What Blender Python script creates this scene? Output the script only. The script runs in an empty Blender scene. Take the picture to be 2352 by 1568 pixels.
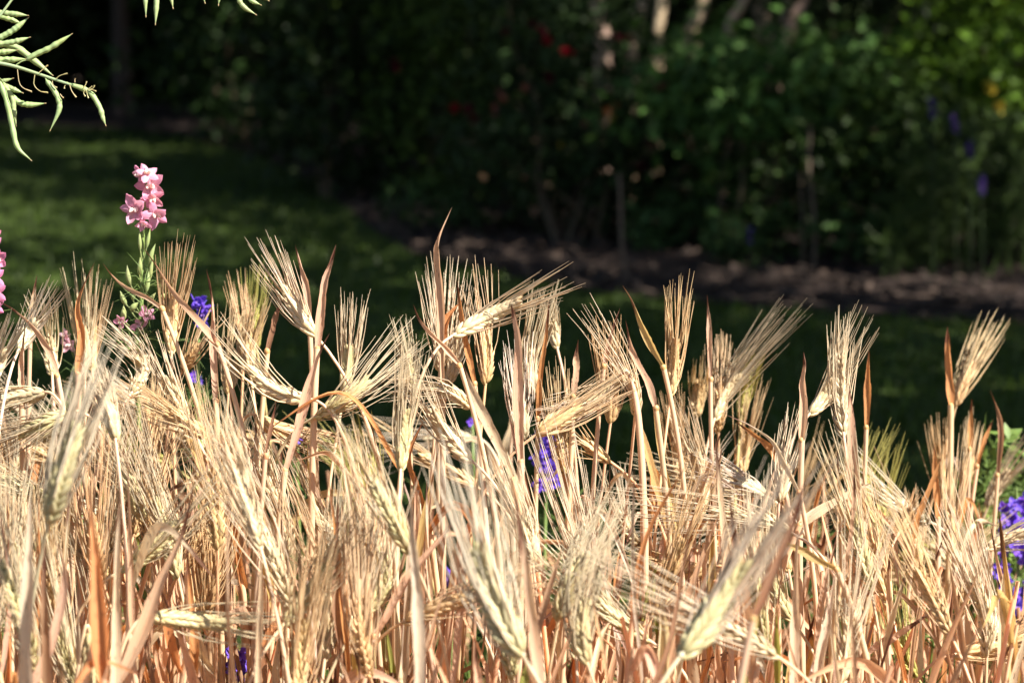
import bpy, math, random
import numpy as np
from mathutils import Vector, Matrix, Quaternion

# ------------------------------------------------------------------ camera, sky, sun, exposure
scene = bpy.context.scene
col = scene.collection
W, HPX = 2352.0, 1568.0          # pixel grid the measurements below were taken on
LENS, SENSOR = 70.0, 36.0
FPX = W * LENS / SENSOR
CAM_H = 1.30
PITCH = math.atan(864.0 / FPX)
CAM = np.array([0.0, 0.0, CAM_H])
FWD = np.array([0.0, math.cos(PITCH), -math.sin(PITCH)])
UPV = np.array([0.0, math.sin(PITCH), math.cos(PITCH)])
RGT = np.array([1.0, 0.0, 0.0])

cd = bpy.data.cameras.new('camera')
cd.lens = LENS
cd.sensor_width = SENSOR
cd.sensor_fit = 'HORIZONTAL'
cd.clip_start = 0.05
cd.clip_end = 2000.0
cd.dof.use_dof = True
cd.dof.focus_distance = 2.10
cd.dof.aperture_fstop = 4.9
cam = bpy.data.objects.new('camera', cd)
col.objects.link(cam)
cam.location = CAM
cam.rotation_euler = (math.pi / 2 - PITCH, 0, 0)
scene.camera = cam

SUN_DIR = Vector((0.60, -0.35, 0.72)).normalized()     # towards the sun
world = bpy.data.worlds.new('World')
scene.world = world
world.use_nodes = True
wn = world.node_tree.nodes
wl = world.node_tree.links
wn.clear()
wo = wn.new('ShaderNodeOutputWorld')
wb = wn.new('ShaderNodeBackground')
ws = wn.new('ShaderNodeTexSky')
ws.sky_type = 'NISHITA'
ws.sun_disc = False
ws.sun_elevation = math.asin(SUN_DIR.z)
ws.sun_rotation = math.atan2(SUN_DIR.x, SUN_DIR.y)
wb.inputs['Strength'].default_value = 0.05
wl.new(ws.outputs[0], wb.inputs['Color'])
wl.new(wb.outputs[0], wo.inputs['Surface'])

sd = bpy.data.lights.new('sun', 'SUN')
sd.energy = 5.0
sd.angle = math.radians(0.5)
sd.color = (1.0, 0.945, 0.86)
sun = bpy.data.objects.new('sun', sd)
col.objects.link(sun)
sun.location = (6, 2, 9)
sun.rotation_mode = 'QUATERNION'
sun.rotation_quaternion = SUN_DIR.to_track_quat('Z', 'Y')

scene.view_settings.view_transform = 'Standard'
scene.view_settings.look = 'None'
scene.view_settings.gamma = 1.0
scene.view_settings.exposure = 1.50
scene.view_settings.use_curve_mapping = False
scene.render.engine = 'CYCLES'
scene.cycles.max_bounces = 8
scene.cycles.diffuse_bounces = 4
scene.cycles.glossy_bounces = 2
scene.cycles.transmission_bounces = 4
scene.cycles.sample_clamp_indirect = 6.0

rng = np.random.default_rng(11)
random.seed(11)


def R(a, b):
    return float(rng.uniform(a, b))


# ------------------------------------------------------------------ geometry helpers
def at(px, py, d):
    """world point seen at pixel (px, py) at depth d metres"""
    return CAM + d * (FWD + RGT * (px - W / 2) / FPX - UPV * (py - HPX / 2) / FPX)


def ground(px, py, z=0.0):
    r = FWD + RGT * (px - W / 2) / FPX - UPV * (py - HPX / 2) / FPX
    return CAM + r * ((z - CAM_H) / r[2])


def project(p):
    q = np.asarray(p, float) - CAM
    d = q @ FWD
    return W / 2 + FPX * (q @ RGT) / d, HPX / 2 - FPX * (q @ UPV) / d, d


def nrm(v):
    v = np.asarray(v, float)
    return v / np.maximum(np.linalg.norm(v, axis=-1, keepdims=True), 1e-9)


def frames(t):
    """two perpendiculars for each unit vector in t (n,3)"""
    ref = np.where(np.abs(t[..., 2:3]) > 0.9, np.array([1.0, 0, 0]), np.array([0, 0, 1.0]))
    a = nrm(np.cross(t, ref))
    return a, np.cross(t, a)


class MB:
    def __init__(s):
        s.v, s.uv, s.q, s.t, s.n = [], [], [], [], 0

    def add(s, v, quads=None, tris=None, uv=None):
        v = np.asarray(v, float).reshape(-1, 3)
        s.v.append(v)
        s.uv.append(np.zeros((len(v), 2)) if uv is None else np.asarray(uv, float).reshape(-1, 2))
        if quads is not None and len(quads):
            s.q.append(np.asarray(quads, int).reshape(-1, 4) + s.n)
        if tris is not None and len(tris):
            s.t.append(np.asarray(tris, int).reshape(-1, 3) + s.n)
        s.n += len(v)

    def mesh(s, name, mat, smooth=True):
        v = np.concatenate(s.v)
        uv = np.concatenate(s.uv)
        q = np.concatenate(s.q) if s.q else np.zeros((0, 4), int)
        t = np.concatenate(s.t) if s.t else np.zeros((0, 3), int)
        me = bpy.data.meshes.new(name)
        nl = q.size + t.size
        me.vertices.add(len(v))
        me.vertices.foreach_set('co', v.ravel().astype(np.float32))
        me.loops.add(nl)
        li = np.concatenate([q.ravel(), t.ravel()]).astype(np.int32)
        me.loops.foreach_set('vertex_index', li)
        me.polygons.add(len(q) + len(t))
        st = np.concatenate([np.arange(len(q)) * 4, q.size + np.arange(len(t)) * 3]).astype(np.int32)
        me.polygons.foreach_set('loop_start', st)
        u = me.uv_layers.new(name='UVMap')
        u.data.foreach_set('uv', uv[li].ravel().astype(np.float32))
        me.polygons.foreach_set('use_smooth', np.full(len(q) + len(t), smooth))
        me.materials.append(mat)
        me.update(calc_edges=True)
        return me

    def build(s, name, mat, parent=None, color=None, smooth=True, kind=None):
        return link(name, s.mesh(name, mat, smooth), parent, color, kind)


def link(name, data, parent=None, color=None, kind=None):
    o = bpy.data.objects.new(name, data)
    col.objects.link(o)
    if parent is not None:
        o.parent = parent
        o.matrix_parent_inverse = Matrix.Translation(-WPOS[parent.name]) if parent.name in WPOS else Matrix()
    if color is not None:
        o.color = (*color[:3], color[3] if len(color) > 3 else 1.0)
    if kind:
        o['kind'] = kind
    return o


WPOS = {}


def thing(name, label, cat, loc, group=None):
    o = bpy.data.objects.new(name, None)
    col.objects.link(o)
    o.empty_display_size = 0.05
    o.location = loc
    WPOS[o.name] = Vector(loc)
    if label:
        o['label'] = label
    o['category'] = cat
    if group:
        o['group'] = group
    return o


def tag(o, label=None, cat=None, group=None, kind=None):
    for k, v in (('label', label), ('category', cat), ('group', group), ('kind', kind)):
        if v:
            o[k] = v
    return o


def grid_quads(nu, nv, wrap=False):
    """nu rows of nv verts"""
    i = np.arange(nu - 1)[:, None]
    j = np.arange(nv if wrap else nv - 1)[None, :]
    j2 = (j + 1) % nv
    return np.stack([i * nv + j, i * nv + j2, (i + 1) * nv + j2, (i + 1) * nv + j], -1).reshape(-1, 4)


def spline(pts, n):
    """Catmull-Rom through pts, n samples"""
    p = np.asarray(pts, float)
    if len(p) == 2:
        return p[0] + (p[1] - p[0]) * np.linspace(0, 1, n)[:, None]
    p = np.concatenate([[2 * p[0] - p[1]], p, [2 * p[-1] - p[-2]]])
    m = len(p) - 3
    t = np.linspace(0, m - 1e-6, n)
    k = t.astype(int)
    f = (t - k)[:, None]
    a, b, c, d = p[k], p[k + 1], p[k + 2], p[k + 3]
    return 0.5 * (2 * b + (c - a) * f + (2 * a - 5 * b + 4 * c - d) * f ** 2 + (3 * b - a - 3 * c + d) * f ** 3)


def bez(a, b, c, d, n):
    t = np.linspace(0, 1, n)[:, None]
    return a * (1 - t) ** 3 + 3 * b * t * (1 - t) ** 2 + 3 * c * t * t * (1 - t) + d * t ** 3


def tangents(p):
    return nrm(np.gradient(p, axis=0))


def tube(mb, path, rad, sides=6, v0=0.0, v1=1.0):
    path = np.asarray(path, float)
    n = len(path)
    rad = np.broadcast_to(np.asarray(rad, float), (n,))
    t = tangents(path)
    a, b = frames(t)
    for i in range(1, n):                       # keep the frame from spinning
        a[i] = nrm(a[i - 1] - t[i] * (a[i - 1] @ t[i]))
        b[i] = np.cross(t[i], a[i])
    th = np.arange(sides) * 2 * math.pi / sides
    v = path[:, None] + rad[:, None, None] * (np.cos(th)[None, :, None] * a[:, None] + np.sin(th)[None, :, None] * b[:, None])
    uv = np.stack(np.broadcast_arrays((np.abs(np.linspace(-1, 1, sides)))[None, :], np.linspace(v0, v1, n)[:, None]), -1)
    mb.add(v, grid_quads(n, sides, True), uv=uv)


def many_tubes(mb, paths, rad, sides=3):
    """paths (n,m,3), rad (n,m)"""
    n, m, _ = paths.shape
    t = nrm(np.gradient(paths, axis=1))
    a, b = frames(t)
    th = np.arange(sides) * 2 * math.pi / sides
    v = paths[:, :, None] + rad[:, :, None, None] * (np.cos(th)[:, None] * a[:, :, None] + np.sin(th)[:, None] * b[:, :, None])
    g = grid_quads(m, sides, True)
    q = (np.arange(n)[:, None, None] * m * sides + g[None]).reshape(-1, 4)
    uv = np.broadcast_to(np.stack(np.broadcast_arrays(np.linspace(0, 1, sides)[None, :], np.linspace(0, 1, m)[:, None]), -1), (n, m, sides, 2))
    mb.add(v, q, uv=uv)


def ribbon(mb, path, width, face=None, twist=(0.0, 0.0), fold=0.35, wav=0.0, cross=5, taper=0.25, root=0.6, wmod=0.0, roll_=0.12):
    """a grass leaf: strip along path, broadest before the middle, drawn to a point, folded along its midrib and twisted"""
    path = np.asarray(path, float)
    n = len(path)
    t = tangents(path)
    f = nrm(np.asarray(face if face is not None else -FWD, float))
    side = nrm(np.cross(t, f))
    for i in range(1, n):
        if side[i] @ side[i - 1] < 0:
            side[i] = -side[i]
    nor = np.cross(side, t)
    s = np.linspace(0, 1, n)
    ang = twist[0] + (twist[1] - twist[0]) * s
    if wav:
        ang = ang + wav * np.sin(s * R(5, 9) + R(0, 6))
    c, sn = np.cos(ang)[:, None], np.sin(ang)[:, None]
    sd2 = side * c + nor * sn
    nr2 = nor * c - side * sn
    w = width * np.minimum(1.0, root + (1 - root) * s / 0.18) * np.where(s < 1 - taper * 2.2, 1, np.maximum(0, (1 - s) / (taper * 2.2)) ** 0.75)
    w = np.maximum(w, width * 0.03) * (1 + 0.06 * np.sin(s * 17 + R(0, 6)) + wmod * np.sin(s * R(6, 10) + R(0, 6)))
    x = np.linspace(-1, 1, cross)
    foldv = fold * (1 + 0.3 * np.sin(s * 6 + R(0, 6)))
    v = path[:, None] + 0.5 * w[:, None, None] * (x[None, :, None] * sd2[:, None] + (np.abs(x)[None, :, None] - 0.4) * foldv[:, None, None] * nr2[:, None])
    for sd_, col_ in ((-1, 0), (1, cross - 1)):              # ragged, unevenly rolled edges
        k = np.cumsum(rng.normal(size=n)) * .05
        k = (k - np.linspace(k[0], k[-1], n)) * 1.2 + .05 * rng.normal(size=n)
        v[:, col_] -= sd_ * sd2 * (w * np.clip(k, -.08, .35))[:, None] * .6
        v[:, col_] += nr2 * (w * roll_ * np.clip(.5 + k * 2, 0, 1.2))[:, None]
    uv = np.stack(np.broadcast_arrays(((x + 1) / 2)[None, :], s[:, None]), -1)
    mb.add(v, grid_quads(n, cross), uv=uv)


# ------------------------------------------------------------------ materials
def mat_base(name):
    m = bpy.data.materials.new(name)
    m.use_nodes = True
    nt = m.node_tree
    nt.nodes.clear()
    return m, nt.nodes, nt.links


def N(nodes, typ, **kw):
    n = nodes.new(typ)
    for k, v in kw.items():
        if k in n.inputs:
            n.inputs[k].default_value = v
        else:
            setattr(n, k, v)
    return n


def mixc(nodes, links, fac, a, b, blend='MIX'):
    n = nodes.new('ShaderNodeMix')
    n.data_type = 'RGBA'
    n.blend_type = blend
    for sock, val in ((n.inputs[0], fac), (n.inputs[6], a), (n.inputs[7], b)):
        if hasattr(val, 'is_linked') or isinstance(val, bpy.types.NodeSocket):
            links.new(val, sock)
        else:
            sock.default_value = val if not isinstance(val, tuple) or len(val) == 4 else (*val, 1)
    return n.outputs[2]


def math_n(nodes, links, op, a, b=None, c=None):
    n = nodes.new('ShaderNodeMath')
    n.operation = op
    for i, val in enumerate((a, b, c)):
        if val is None:
            continue
        if isinstance(val, bpy.types.NodeSocket):
            links.new(val, n.inputs[i])
        else:
            n.inputs[i].default_value = val
    return n.outputs[0]


def ramp(nodes, links, src, stops):
    n = nodes.new('ShaderNodeValToRGB')
    e = n.color_ramp.elements
    while len(e) > 1:
        e.remove(e[-1])
    e[0].position, e[0].color = stops[0][0], (*stops[0][1], 1)
    for p, c in stops[1:]:
        k = e.new(p)
        k.color = (*c, 1)
    links.new(src, n.inputs[0])
    return n.outputs[0]


def plant_mat(name, stripes=26.0, stripe_amt=0.35, tips=False, blotch=0.0, trans=0.3, rough=0.5, vary=0.25, spec=0.35, base=None, basal=None, tipcol=None, warm=(1.14, 0.88, 0.68)):
    """dry or green plant tissue: the object's own colour, fine lengthwise veins, optional brown withered tip, some light let through"""
    m, nd, lk = mat_base(name)
    out = N(nd, 'ShaderNodeOutputMaterial')
    info = N(nd, 'ShaderNodeObjectInfo')
    geo = N(nd, 'ShaderNodeNewGeometry')
    uv = N(nd, 'ShaderNodeUVMap')
    sep = N(nd, 'ShaderNodeSeparateXYZ')
    lk.new(uv.outputs[0], sep.inputs[0])
    c = info.outputs['Color'] if base is None else None
    if base is not None:
        rgb = N(nd, 'ShaderNodeRGB')
        rgb.outputs[0].default_value = (*base, 1)
        c = rgb.outputs[0]
    if basal is not None:                                   # greener towards the foot of the piece
        f = math_n(nd, lk, 'MULTIPLY', math_n(nd, lk, 'SUBTRACT', 0.55, sep.outputs[1]), 0.9)
        f = math_n(nd, lk, 'MAXIMUM', f, 0.0)
        c = mixc(nd, lk, f, c, (*basal, 1))
    if tipcol is not None:
        f = math_n(nd, lk, 'MULTIPLY', math_n(nd, lk, 'MAXIMUM', math_n(nd, lk, 'SUBTRACT', sep.outputs[1], 0.55), 0.0), 1.6)
        c = mixc(nd, lk, f, c, (*tipcol, 1))
    # variation from piece to piece and from object to object
    rv = math_n(nd, lk, 'MULTIPLY_ADD', geo.outputs['Random Per Island'], 2 * vary, 1 - vary)
    c = mixc(nd, lk, 1.0, c, rv, 'MULTIPLY')
    # veins
    mp = N(nd, 'ShaderNodeMapping')
    mp.inputs['Scale'].default_value = (stripes, 1.6, 1)
    lk.new(uv.outputs[0], mp.inputs[0])
    ofs = N(nd, 'ShaderNodeCombineXYZ')
    lk.new(math_n(nd, lk, 'MULTIPLY', info.outputs['Random'], 57.0), ofs.inputs[0])
    lk.new(math_n(nd, lk, 'MULTIPLY', geo.outputs['Random Per Island'], 31.0), ofs.inputs[1])
    lk.new(ofs.outputs[0], mp.inputs['Location'])
    nz = N(nd, 'ShaderNodeTexNoise', Scale=1.0, Detail=2.0)
    lk.new(mp.outputs[0], nz.inputs['Vector'])
    sv = math_n(nd, lk, 'MULTIPLY_ADD', nz.outputs[0], 2 * stripe_amt, 1 - stripe_amt)
    c = mixc(nd, lk, 1.0, c, sv, 'MULTIPLY')
    # patches of a warmer cast along the length
    mp2 = N(nd, 'ShaderNodeMapping')
    mp2.inputs['Scale'].default_value = (1.5, 4.5, 1)
    lk.new(uv.outputs[0], mp2.inputs[0])
    lk.new(ofs.outputs[0], mp2.inputs['Location'])
    nz2 = N(nd, 'ShaderNodeTexNoise', Scale=1.0, Detail=3.0)
    lk.new(mp2.outputs[0], nz2.inputs['Vector'])
    f2 = ramp(nd, lk, nz2.outputs[0], [(0.42, (0, 0, 0)), (0.7, (1, 1, 1))])
    c2 = mixc(nd, lk, 1.0, c, (*warm, 1), 'MULTIPLY')
    c = mixc(nd, lk, math_n(nd, lk, 'MULTIPLY', f2, 0.35), c, c2)
    if blotch:
        mp3 = N(nd, 'ShaderNodeMapping')
        mp3.inputs['Scale'].default_value = (4.0, 16.0, 1)
        lk.new(uv.outputs[0], mp3.inputs[0])
        lk.new(ofs.outputs[0], mp3.inputs['Location'])
        nz3 = N(nd, 'ShaderNodeTexNoise', Scale=1.0, Detail=4.0)
        lk.new(mp3.outputs[0], nz3.inputs['Vector'])
        f3 = ramp(nd, lk, nz3.outputs[0], [(0.60, (0, 0, 0)), (0.70, (1, 1, 1))])
        c = mixc(nd, lk, math_n(nd, lk, 'MULTIPLY', f3, blotch), c, (0.14, 0.06, 0.035, 1))
    if tips:
        # alpha of the object colour sets how far the withered brown reaches down
        th = math_n(nd, lk, 'SUBTRACT', 1.0, math_n(nd, lk, 'MULTIPLY', info.outputs['Alpha'], 0.5))
        d = math_n(nd, lk, 'MULTIPLY_ADD', math_n(nd, lk, 'SUBTRACT', nz2.outputs[0], 0.5), 0.5, sep.outputs[1])
        edge = math_n(nd, lk, 'MULTIPLY', math_n(nd, lk, 'ABSOLUTE', math_n(nd, lk, 'SUBTRACT', sep.outputs[0], 0.5)), 0.22)
        d = math_n(nd, lk, 'ADD', d, edge)
        f4 = math_n(nd, lk, 'MULTIPLY', math_n(nd, lk, 'SUBTRACT', d, th), 9.0)
        n4 = nd.new('ShaderNodeClamp')
        lk.new(f4, n4.inputs[0])
        c = mixc(nd, lk, math_n(nd, lk, 'MULTIPLY', n4.outputs[0], 0.92), c, mixc(nd, lk, nz.outputs[0], (0.075, 0.025, 0.015, 1), (0.17, 0.06, 0.032, 1)))
    bs = N(nd, 'ShaderNodeBsdfPrincipled')
    lk.new(c, bs.inputs['Base Color'])
    bs.inputs['Roughness'].default_value = rough
    bs.inputs['Specular IOR Level'].default_value = spec
    bp = N(nd, 'ShaderNodeBump')
    bp.inputs['Strength'].default_value = 0.5
    bp.inputs['Distance'].default_value = 0.0012
    lk.new(nz.outputs[0], bp.inputs['Height'])
    lk.new(bp.outputs[0], bs.inputs['Normal'])
    if trans:
        tr = N(nd, 'ShaderNodeBsdfTranslucent')
        lk.new(mixc(nd, lk, 1.0, c, (1.02, 0.93, 0.80, 1), 'MULTIPLY'), tr.inputs['Color'])
        ms = N(nd, 'ShaderNodeMixShader')
        ms.inputs[0].default_value = trans
        lk.new(bs.outputs[0], ms.inputs[1])
        lk.new(tr.outputs[0], ms.inputs[2])
        lk.new(ms.outputs[0], out.inputs[0])
    else:
        lk.new(bs.outputs[0], out.inputs[0])
    return m


def ground_mat(name, ca, cb, cc, scale, rough=0.95, bump=0.02, fine=40.0):
    m, nd, lk = mat_base(name)
    out = N(nd, 'ShaderNodeOutputMaterial')
    tc = N(nd, 'ShaderNodeTexCoord')
    n1 = N(nd, 'ShaderNodeTexNoise', Scale=scale, Detail=6.0)
    n2 = N(nd, 'ShaderNodeTexNoise', Scale=scale * fine, Detail=4.0)
    lk.new(tc.outputs['Object'], n1.inputs['Vector'])
    lk.new(tc.outputs['Object'], n2.inputs['Vector'])
    c = ramp(nd, lk, n1.outputs[0], [(0.3, ca), (0.65, cb)])
    c = mixc(nd, lk, ramp(nd, lk, n2.outputs[0], [(0.45, (0, 0, 0)), (0.75, (1, 1, 1))]), c, (*cc, 1))
    bs = N(nd, 'ShaderNodeBsdfPrincipled')
    bs.inputs['Roughness'].default_value = rough
    bs.inputs['Specular IOR Level'].default_value = 0.2
    lk.new(c, bs.inputs['Base Color'])
    bp = N(nd, 'ShaderNodeBump')
    bp.inputs['Strength'].default_value = 0.8
    bp.inputs['Distance'].default_value = bump
    lk.new(n2.outputs[0], bp.inputs['Height'])
    lk.new(bp.outputs[0], bs.inputs['Normal'])
    lk.new(bs.outputs[0], out.inputs[0])
    return m


M_LEAF = plant_mat('dry_leaf', 22, 0.42, tips=True, blotch=0.75, trans=0.46, rough=0.55, vary=0.12)
M_STEM = plant_mat('dry_stem', 5, 0.22, blotch=0.25, trans=0.22, rough=0.42, vary=0.10, spec=0.45)
M_KERNEL = plant_mat('barley_kernel', 7, 0.25, trans=0.2, rough=0.42, vary=0.16, spec=0.4, basal=(0.36, 0.33, 0.13), warm=(1.15, 0.85, 0.6))
M_AWN = plant_mat('barley_awn', 2, 0.12, trans=0.42, rough=0.38, vary=0.22, spec=0.5)
M_STRAW = plant_mat('straw_litter', 14, 0.36, blotch=0.7, trans=0.42, rough=0.6, vary=0.45)
M_GREEN = plant_mat('green_tissue', 6, 0.28, blotch=0.2, trans=0.25, rough=0.45, vary=0.18, warm=(1.2, 1.0, 0.6))
M_FEATHER = plant_mat('feathery_green', 3, 0.2, trans=0.35, rough=0.5, vary=0.4, warm=(1.3, 1.05, 0.6))
M_FOLIAGE = plant_mat('shrub_leaf', 4, 0.2, trans=0.25, rough=0.5, vary=0.5, spec=0.16, warm=(1.3, 1.05, 0.6))
M_CROWN = plant_mat('tree_leaf', 4, 0.2, trans=0.2, rough=0.5, vary=0.4, spec=0.3, warm=(1.2, 1.0, 0.7))
M_BARK = plant_mat('bark', 6, 0.4, blotch=0.4, trans=0.0, rough=0.85, vary=0.05, spec=0.2)
M_PETAL = plant_mat('flower_petal', 9, 0.16, trans=0.4, rough=0.55, vary=0.14, spec=0.2, warm=(1.0, 0.85, 0.95))
M_PINKPETAL = plant_mat('pink_petal', 14, 0.22, trans=0.5, rough=0.55, vary=0.10, spec=0.2, warm=(1.0, 0.8, 0.9), basal=(0.90, 0.70, 0.74))
M_GROUND = ground_mat('earth', (0.055, 0.038, 0.028), (0.095, 0.07, 0.05), (0.13, 0.10, 0.075), 0.8)
M_MULCH = ground_mat('bark_mulch', (0.018, 0.012, 0.010), (0.034, 0.022, 0.018), (0.05, 0.034, 0.027), 3.0, bump=0.03, fine=14)
M_LAWN = ground_mat('lawn_turf', (0.020, 0.042, 0.006), (0.038, 0.066, 0.009), (0.055, 0.06, 0.016), 1.4, fine=30)
M_SOIL = ground_mat('soil', (0.10, 0.07, 0.045), (0.16, 0.11, 0.07), (0.24, 0.17, 0.10), 5.0, fine=12)
M_CHIP = plant_mat('wood_chip', 4, 0.35, trans=0.0, rough=0.8, vary=0.55, base=(0.05, 0.034, 0.025))

TONES = {   # kernels, awns, stem : linear base colours of the dry plant
    'p': ((0.65, 0.53, 0.33), (0.76, 0.66, 0.48), (0.73, 0.52, 0.34)),
    'g': ((0.64, 0.45, 0.23), (0.74, 0.57, 0.34), (0.72, 0.47, 0.27)),
    'w': ((0.66, 0.58, 0.40), (0.78, 0.71, 0.57), (0.72, 0.61, 0.46)),
    'q': ((0.50, 0.45, 0.26), (0.72, 0.65, 0.52), (0.56, 0.50, 0.35)),
    'o': ((0.52, 0.45, 0.24), (0.71, 0.62, 0.43), (0.69, 0.54, 0.34)),
    't': ((0.54, 0.36, 0.18), (0.69, 0.50, 0.28), (0.70, 0.47, 0.28)),
    'y': ((0.44, 0.42, 0.13), (0.52, 0.50, 0.16), (0.54, 0.47, 0.20)),
}
TONE_WORD = {'p': 'cream', 'g': 'golden', 'w': 'whitish', 'q': 'whitish olive', 'o': 'olive', 't': 'tawny brown', 'y': 'yellow-green'}
LEAF = {'r': (0.52, 0.43, 0.34), 'k': (0.69, 0.46, 0.31), 'o': (0.64, 0.30, 0.12), 'c': (0.75, 0.60, 0.41), 'b': (0.36, 0.20, 0.12), 'w': (0.66, 0.55, 0.43), 'g': (0.30, 0.32, 0.08), 'y': (0.64, 0.46, 0.19)}
LEAF_WORD = {'k': 'pinkish tan', 'o': 'orange', 'c': 'cream', 'b': 'brown', 'w': 'whitish', 'g': 'green', 'y': 'straw yellow'}


def jit(c, a=0.06):
    k = 1 + R(-a, a)
    return tuple(float(np.clip(x * k * (1 + R(-a, a) * 0.5), 0.01, 0.85)) for x in c[:3])


# ------------------------------------------------------------------ ground, lawn, mulch, bed
def sheet(name, pts, z, mat):
    mb = MB()
    pts = np.asarray(pts, float)
    me = bpy.data.meshes.new(name)
    me.from_pydata([(p[0], p[1], z) for p in pts], [], [tuple(range(len(pts)))])
    me.materials.append(mat)
    me.update()
    o = link(name, me)
    o['kind'] = 'structure'
    return o


sheet('ground', [(-700, -600, 0), (700, -600, 0), (700, 900, 0), (-700, 900, 0)], 0.0, M_GROUND)
EDGE = [(2700, 775), (2352, 748), (2000, 728), (1650, 702), (1350, 672), (1120, 628), (960, 588), (870, 545), (810, 490), (720, 425), (600, 362), (430, 318), (250, 296), (0, 288), (-300, 284)]
edge_pts = [ground(x, y) for x, y in EDGE]
sheet('lawn', [(9.0, 2.6, 0), (9.0, edge_pts[0][1] - 0.4, 0)] + [tuple(p) for p in edge_pts] + [(-16, edge_pts[-1][1], 0), (-16, 2.6, 0)], 0.004, M_LAWN)
sheet('mulch_bed', [(9.0, edge_pts[0][1] - 0.39, 0)] + [(p[0], p[1] + 0.01, 0) for p in edge_pts] + [(-16, edge_pts[-1][1] + 0.01, 0), (-16, 18.6, 0), (9, 18.6, 0)], 0.008, M_MULCH)
sheet('garden_bed', [(-2.4, 0.45, 0), (2.4, 0.45, 0), (2.4, 3.25, 0), (-2.4, 3.25, 0)], 0.016, M_SOIL)


def inside_lawn(x, y):
    xs = np.array([p[0] for p in edge_pts])[::-1]
    ys = np.array([p[1] for p in edge_pts])[::-1]
    return y < np.interp(x, xs, ys) - 0.03


def flat_blades(mb, pos, length, width, lean, cols=2):
    """little two-quad blades standing on pos"""
    n = len(pos)
    a = rng.uniform(0, 2 * math.pi, n)
    d = np.stack([np.cos(a), np.sin(a), np.zeros(n)], -1)
    s = np.stack([-np.sin(a), np.cos(a), np.zeros(n)], -1)
    L = length * rng.uniform(0.5, 1.2, n)[:, None]
    w = width * rng.uniform(0.6, 1.2, n)[:, None]
    le = lean * rng.uniform(0.2, 1.3, n)[:, None]
    up = np.array([0, 0, 1.0])
    p0 = pos
    p1 = pos + L * 0.55 * up + d * L * le * 0.3
    p2 = pos + L * np.maximum(0.3, 1 - le * 0.4) * up + d * L * le
    v = np.stack([p0 - s * w, p0 + s * w, p1 + s * w * 0.8, p1 - s * w * 0.8, p2], 1)
    b = np.arange(n)[:, None] * 5
    mb.add(v, b + np.array([[0, 1, 2, 3]]), b + np.array([[3, 2, 4]]), uv=np.broadcast_to(np.array([[0, 0], [1, 0], [1, .5], [0, .5], [.5, 1]]), (n, 5, 2)))


n = 95000
d_ = 3.2 + (17.0 - 3.2) * rng.uniform(0, 1, n) ** 1.1
x_ = rng.uniform(-0.42, 0.42, n) * d_
keep = inside_lawn(x_, d_)
pos = np.stack([x_, d_, np.full(n, 0.003)], -1)[keep]
mb = MB()
flat_blades(mb, pos, 0.055, 0.0035, 0.8)
tag(mb.build('grass', M_FEATHER, color=(0.052, 0.092, 0.009)), 'short mown lawn grass in the shade behind the barley', 'grass', kind='stuff')

# bark chips lying on the mulch
n = 6400
px_ = rng.uniform(-350, 2900, n)
d_ = rng.uniform(7.2, 15, n)
x_ = (px_ - W / 2) / FPX * d_
keep = ~inside_lawn(x_, d_ - 0.05)
P = np.stack([x_, d_, np.full(n, 0.014)], -1)[keep]
n = len(P)
a = rng.uniform(0, 6.28, n)
L = rng.uniform(0.015, 0.05, n)
wd = rng.uniform(0.006, 0.016, n)
ca, sa = np.cos(a), np.sin(a)
dx = np.stack([ca, sa, rng.uniform(-0.4, 0.4, n)], -1) * L[:, None]
dy = np.stack([-sa, ca, rng.uniform(-0.5, 0.5, n)], -1) * wd[:, None]
up = np.array([0, 0, 0.006])
P = P + np.abs(dx[:, 2:3] + 0) * np.array([0, 0, 1.0]) + np.abs(dy[:, 2:3]) * np.array([0, 0, 1.0])
v = np.stack([P - dx - dy, P + dx - dy, P + dx + dy, P - dx + dy, P - dx * .9 - dy + up, P + dx * .8 - dy + up, P + dx * .8 + dy * .8 + up, P - dx * .9 + dy * .8 + up], 1)
fq = np.array([[4, 5, 6, 7], [0, 1, 5, 4], [1, 2, 6, 5], [2, 3, 7, 6], [3, 0, 4, 7]])
mb = MB()
mb.add(v, (np.arange(n)[:, None, None] * 8 + fq[None]).reshape(-1, 4), uv=np.tile([[0, 0], [1, 0], [1, 1], [0, 1]] * 2, (n, 1)))
tag(mb.build('wood_chips', M_CHIP, smooth=False), 'loose bark chips covering the shaded bed under the shrubs', 'wood chips', kind='stuff')


# ------------------------------------------------------------------ trees and shrubs behind
def leaf_cards(mb, P, Nn, size, aspect=0.55):
    """folded leaf blades (4 triangles) centred on P, facing roughly along Nn"""
    n = len(P)
    Nn = nrm(Nn)
    a, b = frames(Nn)
    th = rng.uniform(0, 6.283, n)[:, None]
    u = a * np.cos(th) + b * np.sin(th)
    w = np.cross(Nn, u)
    s = (size * rng.uniform(0.45, 1.5, n))[:, None]
    v = np.stack([P - u * s * .5, P - u * s * .05 + w * s * aspect * .5 + Nn * s * .08, P + u * s * .5 - Nn * s * .10, P - u * s * .05 - w * s * aspect * .5 + Nn * s * .08, P - u * s * .02], 1)
    t = np.array([[0, 4, 1], [4, 2, 1], [0, 3, 4], [3, 2, 4]])
    mb.add(v, tris=(np.arange(n)[:, None, None] * 5 + t[None]).reshape(-1, 3), uv=np.broadcast_to(np.array([[.5, 0], [1, .45], [.5, 1], [0, .45], [.5, .5]]), (n, 5, 2)))


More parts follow.
